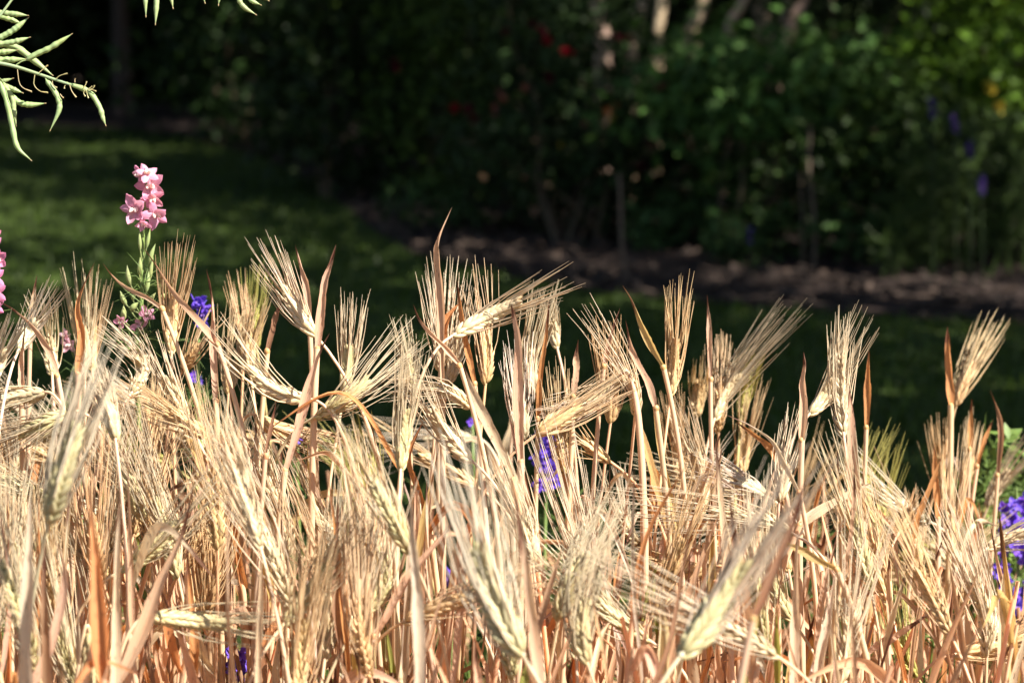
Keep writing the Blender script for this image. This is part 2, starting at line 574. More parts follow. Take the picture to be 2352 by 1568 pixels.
def clump_points(c, r, nclump, per, spread, shell=0.55, zmin=None):
    """leaf centres gathered in clumps through an ellipsoid"""
    c, r = np.asarray(c, float), np.asarray(r, float)
    u = nrm(rng.normal(size=(nclump, 3)))
    k = shell + (1 - shell) * rng.uniform(0, 1, nclump) ** 0.7
    cc = c + u * r * (k * (1 + 0.18 * rng.normal(size=nclump)))[:, None]
    P = (cc[:, None] + rng.normal(size=(nclump, per, 3)) * spread).reshape(-1, 3)
    nn = nrm(nrm(P - c) * 0.6 + rng.normal(size=P.shape) * 0.6 + np.array([0, 0, 0.5]))
    if zmin is not None:
        ok = P[:, 2] > zmin
        P, nn = P[ok], nn[ok]
    return P, nn


CROWNS = []
for k in range(4):
    mb = MB()
    P, nn = clump_points((0, 0, 0), (3.1, 3.1, 1.8), (70, 500, 560, 200)[k], 26, 0.24, shell=0.25)
    leaf_cards(mb, P, nn, 0.17, 0.6)
    CROWNS.append(mb.mesh('crown', M_CROWN, smooth=False))


def limb_path(a, b, sag, n=10):
    a, b = np.asarray(a, float), np.asarray(b, float)
    m1 = a + (b - a) * 0.35 + np.array([R(-sag, sag), R(-sag, sag), sag * 0.6])
    m2 = a + (b - a) * 0.7 + np.array([R(-sag, sag), R(-sag, sag), sag * 0.3])
    return spline([a, m1, m2, b], n)


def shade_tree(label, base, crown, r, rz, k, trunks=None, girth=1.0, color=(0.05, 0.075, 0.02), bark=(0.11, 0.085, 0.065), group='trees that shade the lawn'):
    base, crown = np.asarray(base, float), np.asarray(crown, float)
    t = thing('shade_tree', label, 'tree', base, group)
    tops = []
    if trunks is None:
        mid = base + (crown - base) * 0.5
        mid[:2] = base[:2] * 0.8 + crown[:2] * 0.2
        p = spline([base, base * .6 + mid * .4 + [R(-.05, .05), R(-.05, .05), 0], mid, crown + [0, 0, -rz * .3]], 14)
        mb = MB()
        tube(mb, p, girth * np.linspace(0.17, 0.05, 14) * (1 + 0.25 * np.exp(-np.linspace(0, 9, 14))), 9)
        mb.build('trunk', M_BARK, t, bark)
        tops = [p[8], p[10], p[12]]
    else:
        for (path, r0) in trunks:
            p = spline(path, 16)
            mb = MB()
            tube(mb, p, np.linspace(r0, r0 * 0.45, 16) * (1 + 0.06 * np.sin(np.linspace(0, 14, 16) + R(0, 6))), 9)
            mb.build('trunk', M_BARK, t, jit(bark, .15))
            tops.append(p[-1])
    for j in range(6):
        a = R(0, 6.28)
        e = crown + np.array([math.cos(a) * r * .7, math.sin(a) * r * .7, R(-.2, .5) * rz])
        mb = MB()
        tube(mb, limb_path(tops[j % len(tops)], e, 0.3), np.linspace(0.05, 0.012, 10), 6)
        mb.build('limb', M_BARK, t, bark)
    c = link('crown', CROWNS[k % 4], t, color)
    c.matrix_parent_inverse = Matrix()
    c.location = Vector(crown - base)
    c.rotation_euler = (0, 0, R(0, 6.28))
    c.scale = (r / 3.1, r / 3.1, rz / 1.8)
    return t


def trunk_px(pts, d, zt):
    """a leaning trunk through pixels at depth d, carried up to height zt"""
    P = [at(x, y, d) for x, y in pts]
    dirv = (P[0] - P[-1])
    up = P[0] + dirv / max(dirv[2], 0.05) * 0.9 * 0.8
    g = P[-1].copy()
    g[2] = 0.0
    top = up.copy()
    top[2] = zt
    top[:2] += dirv[:2] / max(dirv[2], .05) * (zt - up[2]) * 0.35
    return [g, P[-1], P[0], up, top]


d = 10.4
tr = [(trunk_px([(1372, 0), (1385, 130)], d, 3.8), 0.055), (trunk_px([(1478, 0), (1452, 150)], d + .1, 4.0), 0.035),
      (trunk_px([(1520, 0), (1508, 140)], d - .1, 4.1), 0.04), (trunk_px([(1618, 0), (1585, 120)], d, 4.2), 0.055),
      (trunk_px([(1708, 0), (1672, 90)], d - .3, 4.0), 0.03), (trunk_px([(1748, 0), (1752, 140)], d + .2, 4.2), 0.06),
      (trunk_px([(1842, 0), (1785, 165)], d - .25, 3.9), 0.045), (trunk_px([(1800, 30), (1768, 150)], d - .1, 3.9), 0.03)]
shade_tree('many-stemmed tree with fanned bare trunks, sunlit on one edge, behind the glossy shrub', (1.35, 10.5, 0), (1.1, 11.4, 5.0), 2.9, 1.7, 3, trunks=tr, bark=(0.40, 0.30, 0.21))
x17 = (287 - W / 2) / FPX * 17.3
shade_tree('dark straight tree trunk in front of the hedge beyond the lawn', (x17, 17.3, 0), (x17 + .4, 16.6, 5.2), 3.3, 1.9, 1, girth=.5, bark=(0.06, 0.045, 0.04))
for bx, by, cx, cy, cz, r, rz, k, txt in [  # unseen trees, added so their crowns shade lawn and shrubs
        (5.3, 3.6, 3.9, 3.9, 4.7, 2.5, 1.6, 2, 'smaller unseen tree placed to keep the near lawn in shade'),
        (2.7, 6.9, 1.7, 7.5, 4.7, 2.4, 1.6, 0, 'open-crowned unseen tree placed to dapple the lawn'),
        (5.0, 7.6, 3.9, 7.0, 5.0, 1.8, 1.4, 0, 'middling unseen tree placed for shade beside the bright green shrub'),
        (7.4, 6.6, 6.6, 6.4, 5.0, 2.5, 1.7, 0, 'open-crowned unseen tree placed for shade on the sunny side of the lawn'),
        (3.9, 10.2, 3.4, 9.9, 5.0, 2.2, 1.6, 1, 'dense unseen tree placed for shade behind the bright green shrub'),
        (6.6, 12.0, 6.2, 11.5, 5.2, 3.2, 2.0, 2, 'broad dense unseen tree placed for shade far out on the sunny side'),
        (3.6, 20.4, 3.2, 16.6, 5.2, 3.3, 2.0, 1, 'unseen tree placed for shade behind the hedge towards the sunny side'),
        (0.2, 20.6, 0.0, 16.5, 5.2, 3.3, 2.0, 2, 'unseen tree placed for shade behind the hedge in the middle'),
        (8.2, 16.6, 7.9, 16.0, 5.6, 3.4, 2.0, 1, 'tall unseen tree placed for shade at the sunny end of the hedge'),
        (-4.6, 10.6, -2.9, 11.0, 5.3, 3.0, 1.8, 1, 'unseen tree placed to cover the sky on the shady side of the lawn'),
        (-6.4, 15.0, -6.2, 15.5, 5.6, 3.3, 2.0, 2, 'unseen tree placed for shade at the shady end of the hedge')]:
    shade_tree(txt, (bx, by, 0), (cx, cy, cz), r, rz, k)


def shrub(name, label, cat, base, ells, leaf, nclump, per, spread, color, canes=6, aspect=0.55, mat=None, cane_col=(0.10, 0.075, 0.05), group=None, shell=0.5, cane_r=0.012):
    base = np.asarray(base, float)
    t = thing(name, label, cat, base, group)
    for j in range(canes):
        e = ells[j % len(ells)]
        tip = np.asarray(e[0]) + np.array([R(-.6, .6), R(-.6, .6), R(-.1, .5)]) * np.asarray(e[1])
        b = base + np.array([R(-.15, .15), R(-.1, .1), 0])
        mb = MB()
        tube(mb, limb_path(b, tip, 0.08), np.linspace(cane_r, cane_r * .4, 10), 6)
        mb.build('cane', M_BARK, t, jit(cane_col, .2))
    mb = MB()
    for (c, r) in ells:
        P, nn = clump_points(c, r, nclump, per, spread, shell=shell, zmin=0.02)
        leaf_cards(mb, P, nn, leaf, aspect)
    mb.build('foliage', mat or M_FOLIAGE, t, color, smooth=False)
    return t


# clipped hedge and wood edge along the back
HEDGE = [(-9.5, 19.6, 'g'), (-7.2, 19.2, 'd'), (-5.0, 19.5, 'd'), (-3.3, 20.2, 'g'), (-1.6, 19.0, 'd'), (0.4, 19.4, 'd'), (2.4, 19.0, 'g'), (4.4, 19.4, 'd'), (6.6, 19.3, 'g'), (8.8, 19.6, 'd')]
hl = ['dark hedge shrub at the far shady corner of the garden', 'dark hedge shrub beyond the shady side of the lawn', 'dense dark hedge shrub behind the hanging seed pods', 'dim loose hedge shrub with light gaps behind the dark straight trunk',
      'dark hedge shrub beyond the mown lawn, above its narrow end', 'near black hedge shrub hidden behind the tall dark shrub', 'dim hedge shrub behind the fanned bare trunks', 'dark hedge shrub beyond the rose bush and trunks', 'dim hedge shrub at the sunny corner of the garden', 'far hedge shrub at the sunny end of the garden']
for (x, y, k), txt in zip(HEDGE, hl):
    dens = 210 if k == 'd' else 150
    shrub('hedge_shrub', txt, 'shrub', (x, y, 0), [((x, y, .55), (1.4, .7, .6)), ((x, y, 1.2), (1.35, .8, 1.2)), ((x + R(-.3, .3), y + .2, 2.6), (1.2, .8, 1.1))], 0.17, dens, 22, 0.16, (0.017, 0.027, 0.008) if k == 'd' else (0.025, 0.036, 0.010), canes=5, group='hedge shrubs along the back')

# tall dark shrubs at the turn of the bed
bx = at(790, 470, 11.2)
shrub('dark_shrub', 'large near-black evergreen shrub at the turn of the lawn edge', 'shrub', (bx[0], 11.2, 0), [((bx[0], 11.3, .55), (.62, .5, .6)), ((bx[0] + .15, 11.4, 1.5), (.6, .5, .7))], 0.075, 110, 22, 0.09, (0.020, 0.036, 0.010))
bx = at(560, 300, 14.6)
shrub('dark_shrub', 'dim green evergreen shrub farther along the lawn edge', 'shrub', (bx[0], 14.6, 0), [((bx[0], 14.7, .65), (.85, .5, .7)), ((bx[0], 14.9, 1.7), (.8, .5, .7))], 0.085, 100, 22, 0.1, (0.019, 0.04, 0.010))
bx = at(1020, 350, 10.9)
shrub('mossy_shrub', 'yellowish green soft shrub beside the red rose bush', 'shrub', (bx[0], 11.0, 0), [((bx[0], 11.0, .45), (.42, .35, .45)), ((bx[0], 11.1, 1.05), (.42, .35, .45))], 0.055, 90, 20, 0.07, (0.05, 0.085, 0.014))


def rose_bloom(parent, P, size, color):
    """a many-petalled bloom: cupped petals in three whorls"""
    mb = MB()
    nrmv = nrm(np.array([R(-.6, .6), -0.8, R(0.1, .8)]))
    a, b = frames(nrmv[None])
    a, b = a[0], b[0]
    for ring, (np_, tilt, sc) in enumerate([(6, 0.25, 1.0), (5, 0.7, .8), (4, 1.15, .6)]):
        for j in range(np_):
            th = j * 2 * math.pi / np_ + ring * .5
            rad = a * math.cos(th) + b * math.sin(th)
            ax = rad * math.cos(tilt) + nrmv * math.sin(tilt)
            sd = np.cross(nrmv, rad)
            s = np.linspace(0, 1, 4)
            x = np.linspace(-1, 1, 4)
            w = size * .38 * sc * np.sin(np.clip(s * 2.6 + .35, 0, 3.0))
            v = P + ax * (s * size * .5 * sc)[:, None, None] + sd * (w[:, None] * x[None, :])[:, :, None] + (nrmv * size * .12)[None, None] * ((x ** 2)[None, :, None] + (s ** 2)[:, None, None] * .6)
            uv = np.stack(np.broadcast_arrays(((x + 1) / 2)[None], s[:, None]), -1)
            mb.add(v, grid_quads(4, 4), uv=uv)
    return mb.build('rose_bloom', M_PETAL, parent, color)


D_ROSE = 9.3
c0 = at(1150, 330, D_ROSE)
c1 = at(1330, 260, D_ROSE)
c2 = at(1480, 330, D_ROSE)
rose = shrub('rose_bush', 'sprawling dark rose bush dotted with red and salmon blooms', 'rose bush', (c1[0], D_ROSE, 0),
             [((c0[0], D_ROSE + .1, .50), (.34, .3, .38)), ((c1[0], D_ROSE + .1, .62), (.45, .35, .55)), ((c2[0], D_ROSE + .15, .48), (.42, .3, .45)), ((c1[0] - .1, D_ROSE + .3, 1.15), (.5, .3, .3))],
             0.05, 75, 16, 0.06, (0.022, 0.042, 0.013), canes=9)
RED, SAL, ORG, MAR, GLINT, YEL = (0.55, 0.012, 0.04), (0.42, 0.16, 0.13), (0.42, 0.19, 0.07), (0.13, 0.010, 0.025), (0.70, 0.52, 0.30), (0.50, 0.40, 0.05)
for (x, y, s, c) in [(1254, 96, .075, RED), (1300, 120, .07, RED), (1316, 124, .06, RED), (1048, 250, .075, RED), (1078, 255, .085, MAR), (1092, 275, .08, MAR), (908, 145, .07, MAR), (912, 160, .07, MAR), (1425, 92, .08, MAR), (1445, 90, .06, ORG),
                     (1243, 75, .08, MAR), (1150, 215, .06, SAL), (1156, 230, .06, SAL), (1136, 248, .055, SAL), (1135, 262, .05, SAL), (1204, 203, .055, SAL), (1256, 180, .085, MAR), (1395, 255, .06, ORG), (1416, 245, .05, ORG), (1409, 272, .05, YEL),
                     (1500, 185, .06, SAL), (1525, 200, .06, SAL), (1510, 205, .06, SAL), (1475, 155, .07, MAR), (1490, 330, .08, MAR), (1470, 385, .07, MAR), (1345, 285, .05, SAL), (1108, 408, .05, GLINT), (1205, 410, .045, SAL), (1285, 335, .045, YEL), (1165, 75, .07, MAR), (1225, 55, .06, MAR)]:  # the single cream entry is a leaf highlight put in as a bloom
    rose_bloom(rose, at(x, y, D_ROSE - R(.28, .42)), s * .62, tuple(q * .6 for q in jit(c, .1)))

D_GL = 8.9
c0, c1, c2 = at(1640, 190, D_GL), at(1820, 230, D_GL), at(1720, 380, D_GL)
gl = shrub('glossy_shrub', 'glossy large-leaved shrub with pale shining leaves below the bare trunks', 'shrub', (c2[0], D_GL, 0),
           [((c0[0], D_GL + .1, .80), (.30, .25, .22)), ((c1[0], D_GL + .1, .78), (.42, .25, .2)), ((c2[0], D_GL + .25, .55), (.75, .3, .35))], 0.085, 52, 12, 0.075, (0.065, 0.135, 0.032), canes=3, aspect=.5)
for (x0, y0, x1, y1, r) in [(1441, 650, 1422, 400, .010), (1870, 620, 1862, 290, .009), (1843, 618, 1838, 400, .006), (1450, 560, 1462, 470, .006), (1935, 610, 1925, 470, .005)]:
    mb = MB()
    a = ground(x0, y0)
    b = at(x1, y1, a[1] + .15)
    tube(mb, limb_path(a, b, .015), np.linspace(r, r * .8, 10), 7)
    mb.build('cane', M_BARK, gl, jit((0.11, 0.085, 0.06), .1))
c0, c1 = at(2050, 320, 8.6), at(2080, 480, 8.6)
shrub('dense_shrub', 'dark dense shrub with a lit fringe between glossy and bright green shrubs', 'shrub', (c1[0], 8.9, 0), [((c0[0] + .05, 8.8, .62), (.38, .28, .22)), ((c1[0], 8.9, .38), (.5, .3, .36)), ((c0[0] - .35, 9.0, .45), (.5, .3, .4))], 0.05, 70, 16, 0.055, (0.03, 0.055, 0.013), canes=6)
c0, c1 = at(2200, 180, 9.6), at(2390, 140, 9.6)
bg = shrub('bright_shrub', 'bright yellow-green shrub at the sunny edge with two yellow flowers', 'shrub', (c0[0] + .1, 9.7, 0), [((c0[0], 9.6, .75), (.42, .3, .42)), ((c1[0], 9.6, .85), (.5, .35, .55)), ((c0[0], 10, .4), (.6, .3, .4))], 0.065, 80, 16, 0.07, (0.07, 0.135, 0.012), canes=6)
for (x, y) in [(2268, 205), (2290, 248)]:
    rose_bloom(bg, at(x, y, 9.2), .075, YEL)
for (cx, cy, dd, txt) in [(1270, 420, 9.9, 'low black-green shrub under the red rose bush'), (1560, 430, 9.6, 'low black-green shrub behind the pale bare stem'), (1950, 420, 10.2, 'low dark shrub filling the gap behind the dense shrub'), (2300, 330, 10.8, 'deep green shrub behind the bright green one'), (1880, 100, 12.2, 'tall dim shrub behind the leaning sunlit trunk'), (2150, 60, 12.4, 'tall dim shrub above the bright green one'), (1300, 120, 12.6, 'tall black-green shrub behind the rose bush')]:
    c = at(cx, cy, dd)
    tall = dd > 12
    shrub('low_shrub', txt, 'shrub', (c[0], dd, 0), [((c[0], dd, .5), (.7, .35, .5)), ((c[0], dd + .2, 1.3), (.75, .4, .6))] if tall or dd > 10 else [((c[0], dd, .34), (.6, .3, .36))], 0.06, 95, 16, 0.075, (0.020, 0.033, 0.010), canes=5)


# ------------------------------------------------------------------ larkspurs
def petal_mesh(L=0.015, wdt=0.011, cup=0.25, ruf=0.0):
    s = np.linspace(0, 1, 6)
    x = np.linspace(-1, 1, 5)
    w = wdt * .5 * np.clip(np.sin(math.pi * np.clip(s ** .85 * .93 + .07, 0, 1)), 0, 1) ** .6
    X = w[:, None] * x[None]
    Y = np.broadcast_to((s * L)[:, None], X.shape)
    Z = cup * L * (x ** 2)[None] * .5 + cup * L * (s ** 2)[:, None] * .8 + 0.0005 * np.sin(s * 9 + ruf)[:, None] * x[None] + 0.0007 * np.sin(s * 14 + ruf)[:, None] * (x ** 2)[None]
    mb = MB()
    mb.add(np.stack([X, Y, Z], -1), grid_quads(6, 5), uv=np.stack(np.broadcast_arrays(((x + 1) / 2)[None], s[:, None]), -1))
    return mb


PETALS = [petal_mesh(.0165, .0105, .25, 0).mesh('petal', M_PINKPETAL), petal_mesh(.0150, .0095, -.3, 2).mesh('petal', M_PINKPETAL), petal_mesh(.0140, .0105, .5, 4).mesh('petal', M_PINKPETAL), petal_mesh(.0160, .0088, -.1, 1).mesh('petal', M_PINKPETAL)]
PETALS_V = [petal_mesh(.0155, .0105, .25, 0).mesh('petal', M_PETAL), petal_mesh(.0145, .0095, -.25, 2).mesh('petal', M_PETAL), petal_mesh(.0135, .0100, .5, 4).mesh('petal', M_PETAL)]


def flower(parent, P, facing, size, color, stem_from, centre=(0.9, 0.8, 0.72), hero=True, gcol=(0.30, 0.40, 0.12)):
    """one larkspur flower: five sepals, a pale heart and a back spur, on its stalk"""
    P, f = np.asarray(P, float), nrm(np.asarray(facing, float))
    a, b = frames(f[None])
    a, b = a[0], b[0]
    mb = MB()                                         # pale heart: two short cupped lobes
    for sgn in (-1, 1):
        pts = spline([P - f * .002 * size, P + f * .004 * size + a * sgn * .002 * size, P + f * .008 * size + a * sgn * .003 * size + b * .002 * size], 5)
        tube(mb, pts, np.array([.0014, .0022, .0024, .0018, .0006]) * size, 6)
    fl = mb.build('flower', M_PETAL, parent, centre)
    for j in range(5):
        th = j * 2 * math.pi / 5 + R(-.15, .15)
        rad = a * math.cos(th) + b * math.sin(th)
        tl = R(.05, .5)
        y = nrm(rad * math.cos(tl) + f * math.sin(tl))
        x = nrm(np.cross(y, f))
        z = np.cross(x, y)
        o = link('petal', random.choice(PETALS if hero else PETALS_V), fl, jit(color, .08))
        s = size * R(.9, 1.1)
        o.matrix_basis = Matrix(((x[0] * s, y[0] * s, z[0] * s, P[0]), (x[1] * s, y[1] * s, z[1] * s, P[1]), (x[2] * s, y[2] * s, z[2] * s, P[2]), (0, 0, 0, 1)))
    mb = MB()
    e = P - f * .018 * size + np.array([0, 0, R(.001, .006)])
    tube(mb, spline([P - f * .001, P - f * .009 * size, e], 6), np.array([.0018, .0017, .0014, .0011, .0009, .0005]) * size, 6)
    link('spur', mb.mesh('spur', M_PETAL), fl, color)
    mb = MB()
    tube(mb, spline([stem_from, (np.asarray(stem_from) + P) / 2 + [0, 0, -.003], P - f * .002], 6), .0009, 5)
    link('stalk', mb.mesh('stalk', M_GREEN), fl, gcol)
    return fl


def pod(mb, a, b, r, sides=7):
    """an upright larkspur capsule"""
    p = spline([a, (a + b) / 2 + [R(-.001, .001), 0, 0], b], 8)
    tube(mb, p, r * np.array([.35, .8, 1, 1, .9, .65, .35, .06]), sides)


def feather(mb, P, n, L, w=0.0007, up=0.4):
    """finely cut larkspur leaf: threads forking out from P"""
    dirs = nrm(rng.normal(size=(n, 3)) * [1, 1, .6] + [0, 0, up])
    Ls = L * rng.uniform(.5, 1.1, n)[:, None]
    m = P + dirs * Ls * .5 + [0, 0, .004]
    e = P + dirs * Ls + rng.normal(size=(n, 3)) * .006
    paths = np.stack([np.broadcast_to(P, (n, 3)), m, e], 1)
    rad = np.stack([np.full(n, w), np.full(n, w * .9), np.full(n, w * .25)], 1)
    many_tubes(mb, paths, rad, 3)


def larkspur(label, stem_px, d, flowers, color, group=None, cap=(), leaves=10, hero=False, gcol=(0.22, 0.32, 0.10), fsize=1.0, leafr=(6, 26), name='larkspur', zbottom=0.0):
    P = [at(x, y, d) for x, y in stem_px]
    g = P[-1].copy()
    g[2] = 0.016
    root = thing(name, label, 'larkspur', g, group)
    path = spline([g] + P[::-1], 40)
    mb = MB()
    tube(mb, path, np.linspace(.0034, .0012, 40), 7)
    mb.build('stem', M_GREEN, root, gcol)
    for (x, y, fs, fx, fy) in flowers:
        q = at(x, y, d - R(.004, .02))
        k = np.argmin(np.linalg.norm(path - (q - [0, 0, .018]), axis=1))
        fl = flower(root, q, (fx, -1.0, fy), fs * fsize, jit(color, .1 if hero else .3), path[k], hero=hero, gcol=gcol, centre=(.92, .80, .74) if hero else (.34, .20, .62))
    for (x0, y0, x1, y1, r) in cap:
        mb = MB()
        a, b = at(x0, y0, d - .006), at(x1, y1, d - .01)
        pod(mb, a, b, r * .74)
        k = np.argmin(np.linalg.norm(path - (a - [0, 0, .012]), axis=1))
        tube(mb, spline([path[k], (path[k] + a) / 2 + [0, 0, -.002], a], 5), .0008, 5)
        mb.build('seed_pod', M_GREEN, root, jit((0.33, 0.39, 0.16), .15))
    for j in range(leaves):
        k = int(R(*leafr))
        mb = MB()
        for q in range(2):
            feather(mb, path[k] + rng.normal(size=3) * .008, 8, .03, .0005)
        mb.build('leaf', M_FEATHER, root, jit(gcol, .15))
    return root


PINK = (0.86, 0.40, 0.56)
larkspur('tall pink larkspur rising above the barley with seed pods down its stem', [(330, 380), (334, 470), (328, 560), (326, 650), (322, 760), (318, 950)], 2.16,
         [(338, 398, .8, .3, .7), (324, 402, .75, -.9, .3), (345, 428, 1.0, .15, .1), (312, 480, 1.0, -.25, 0), (349, 455, .75, .3, -.4), (357, 492, .95, .45, -.1), (330, 512, .55, 0, -.5), (322, 750, .62, -.2, .2), (336, 722, .6, .5, .5), (280, 740, .5, -.6, .2)],
         PINK, cap=[(322, 575, 320, 530, .0028), (336, 570, 345, 525, .003), (343, 605, 357, 560, .0036), (320, 630, 322, 590, .004), (300, 655, 292, 608, .0038), (345, 640, 352, 590, .003), (336, 670, 342, 622, .0038), (306, 690, 303, 660, .0036), (290, 700, 276, 668, .004), (340, 700, 358, 672, .004), (300, 712, 318, 694, .0045), (284, 735, 284, 700, .0045), (365, 690, 385, 672, .004)], leaves=5, hero=True, leafr=(4, 24), fsize=1.14)
larkspur('pink larkspur cut off by the picture edge below the seed pods', [(-22, 520), (-20, 620), (-24, 760), (-28, 950)], 2.12, [(-17, 545, .8, .3, .2), (-20, 566, .8, .2, 0), (-8, 596, .9, .4, .1), (-18, 640, .9, .3, 0), (-14, 672, .9, .3, -.1), (-18, 705, .9, .2, 0)], (0.84, 0.34, 0.54), leaves=3, hero=True)
larkspur('small pale pink larkspur low in the barley beside the twisted leaf', [(172, 770), (175, 850), (178, 1000)], 2.35, [(160, 792, .7, -.4, .2), (203, 775, .8, .5, .2), (150, 770, .6, -.5, .3)], (0.80, 0.45, 0.52), leaves=5, hero=True)
VIO = (0.21, 0.11, 0.74)


def spike_flowers(px, y0, y1, wpx, n, s0=.9):
    return [(px + R(-1, 1) * wpx, y0 + (y1 - y0) * (j + R(-.3, .3)) / n, s0 * R(.7, 1.15), R(-1.2, 1.2), R(-.6, .7)) for j in range(n)]


larkspur('violet larkspur tip between the pink spire and the barley fan', [(455, 690), (456, 780), (458, 960)], 2.45, spike_flowers(457, 694, 742, 13, 8, .75), VIO, leaves=4, group='violet larkspurs in the barley')
larkspur('violet larkspur seen through the dark gap below the big barley ears', [(1255, 985), (1254, 1120), (1250, 1400)], 2.62, spike_flowers(1253, 1000, 1115, 27, 17, .9), VIO, leaves=6, group='violet larkspurs in the barley')
larkspur('broad violet larkspur spire at the picture edge among green leaves', [(2335, 1120), (2338, 1300), (2335, 1500)], 2.62, spike_flowers(2332, 1145, 1445, 36, 36, .95), VIO, leaves=10, group='violet larkspurs in the barley')
larkspur('violet larkspur low down at the bottom of the picture', [(535, 1500), (538, 1580), (540, 1700)], 2.15, spike_flowers(537, 1490, 1560, 20, 7, .85), VIO, leaves=5, group='violet larkspurs in the barley')
larkspur('violet larkspur scrap peeping out beside the pale horizontal ear', [(683, 985), (684, 1060), (686, 1200)], 2.6, spike_flowers(684, 998, 1010, 4, 1, .6), VIO, leaves=3, group='violet larkspurs in the barley')
larkspur('violet larkspur bit showing between stalks under the wind-swept ear', [(1085, 950), (1086, 1010), (1088, 1200)], 2.7, spike_flowers(1085, 965, 975, 4, 1, .6), VIO, leaves=3, group='violet larkspurs in the barley')
larkspur('violet larkspur bit behind the fan of tawny ears', [(452, 850), (453, 900), (455, 1100)], 2.65, spike_flowers(450, 862, 885, 7, 3, .6), VIO, leaves=6, group='violet larkspurs in the barley')
larkspur('violet larkspur speck low among orange stalks', [(1035, 1310), (1036, 1350), (1038, 1500)], 2.6, spike_flowers(1035, 1310, 1345, 8, 4), VIO, leaves=4, group='violet larkspurs in the barley')
# larkspurs by the bright shrub, shade put into their dark colours
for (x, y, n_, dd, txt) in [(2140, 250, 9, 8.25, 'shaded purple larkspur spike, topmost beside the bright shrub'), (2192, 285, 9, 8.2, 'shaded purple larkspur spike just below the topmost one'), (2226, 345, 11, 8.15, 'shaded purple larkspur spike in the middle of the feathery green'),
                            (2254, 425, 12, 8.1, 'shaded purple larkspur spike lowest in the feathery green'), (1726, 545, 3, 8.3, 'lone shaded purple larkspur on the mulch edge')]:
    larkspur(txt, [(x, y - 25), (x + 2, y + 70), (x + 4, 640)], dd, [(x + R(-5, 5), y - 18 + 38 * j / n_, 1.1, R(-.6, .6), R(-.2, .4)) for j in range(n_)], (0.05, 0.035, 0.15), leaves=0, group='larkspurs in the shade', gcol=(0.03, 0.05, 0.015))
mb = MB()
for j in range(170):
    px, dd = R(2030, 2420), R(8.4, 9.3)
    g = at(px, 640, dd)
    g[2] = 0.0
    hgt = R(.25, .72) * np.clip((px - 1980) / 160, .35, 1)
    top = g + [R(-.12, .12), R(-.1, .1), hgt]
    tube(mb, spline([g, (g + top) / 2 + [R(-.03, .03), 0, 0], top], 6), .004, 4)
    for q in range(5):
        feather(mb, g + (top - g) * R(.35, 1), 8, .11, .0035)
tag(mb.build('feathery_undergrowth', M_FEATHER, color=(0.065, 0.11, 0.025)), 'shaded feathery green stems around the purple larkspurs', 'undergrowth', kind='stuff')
mb = MB()
for (x0, x1, y, dd, num) in [(1440, 1640, 560, 9.0, 26), (1640, 2050, 600, 8.8, 30), (900, 1150, 520, 10.3, 16)]:
    for j in range(num):
        g = ground(R(x0, x1), y + R(-10, 25))
        P, nn = clump_points(g + [0, 0, R(.05, .22)], (.07, .07, .07), 5, 5, .03)
        leaf_cards(mb, P, nn, .05, .5)
tag(mb.build('ground_cover', M_FOLIAGE, color=(0.045, 0.085, 0.025), smooth=False), 'low leafy ground cover along the mulch edge', 'ground cover', kind='stuff')

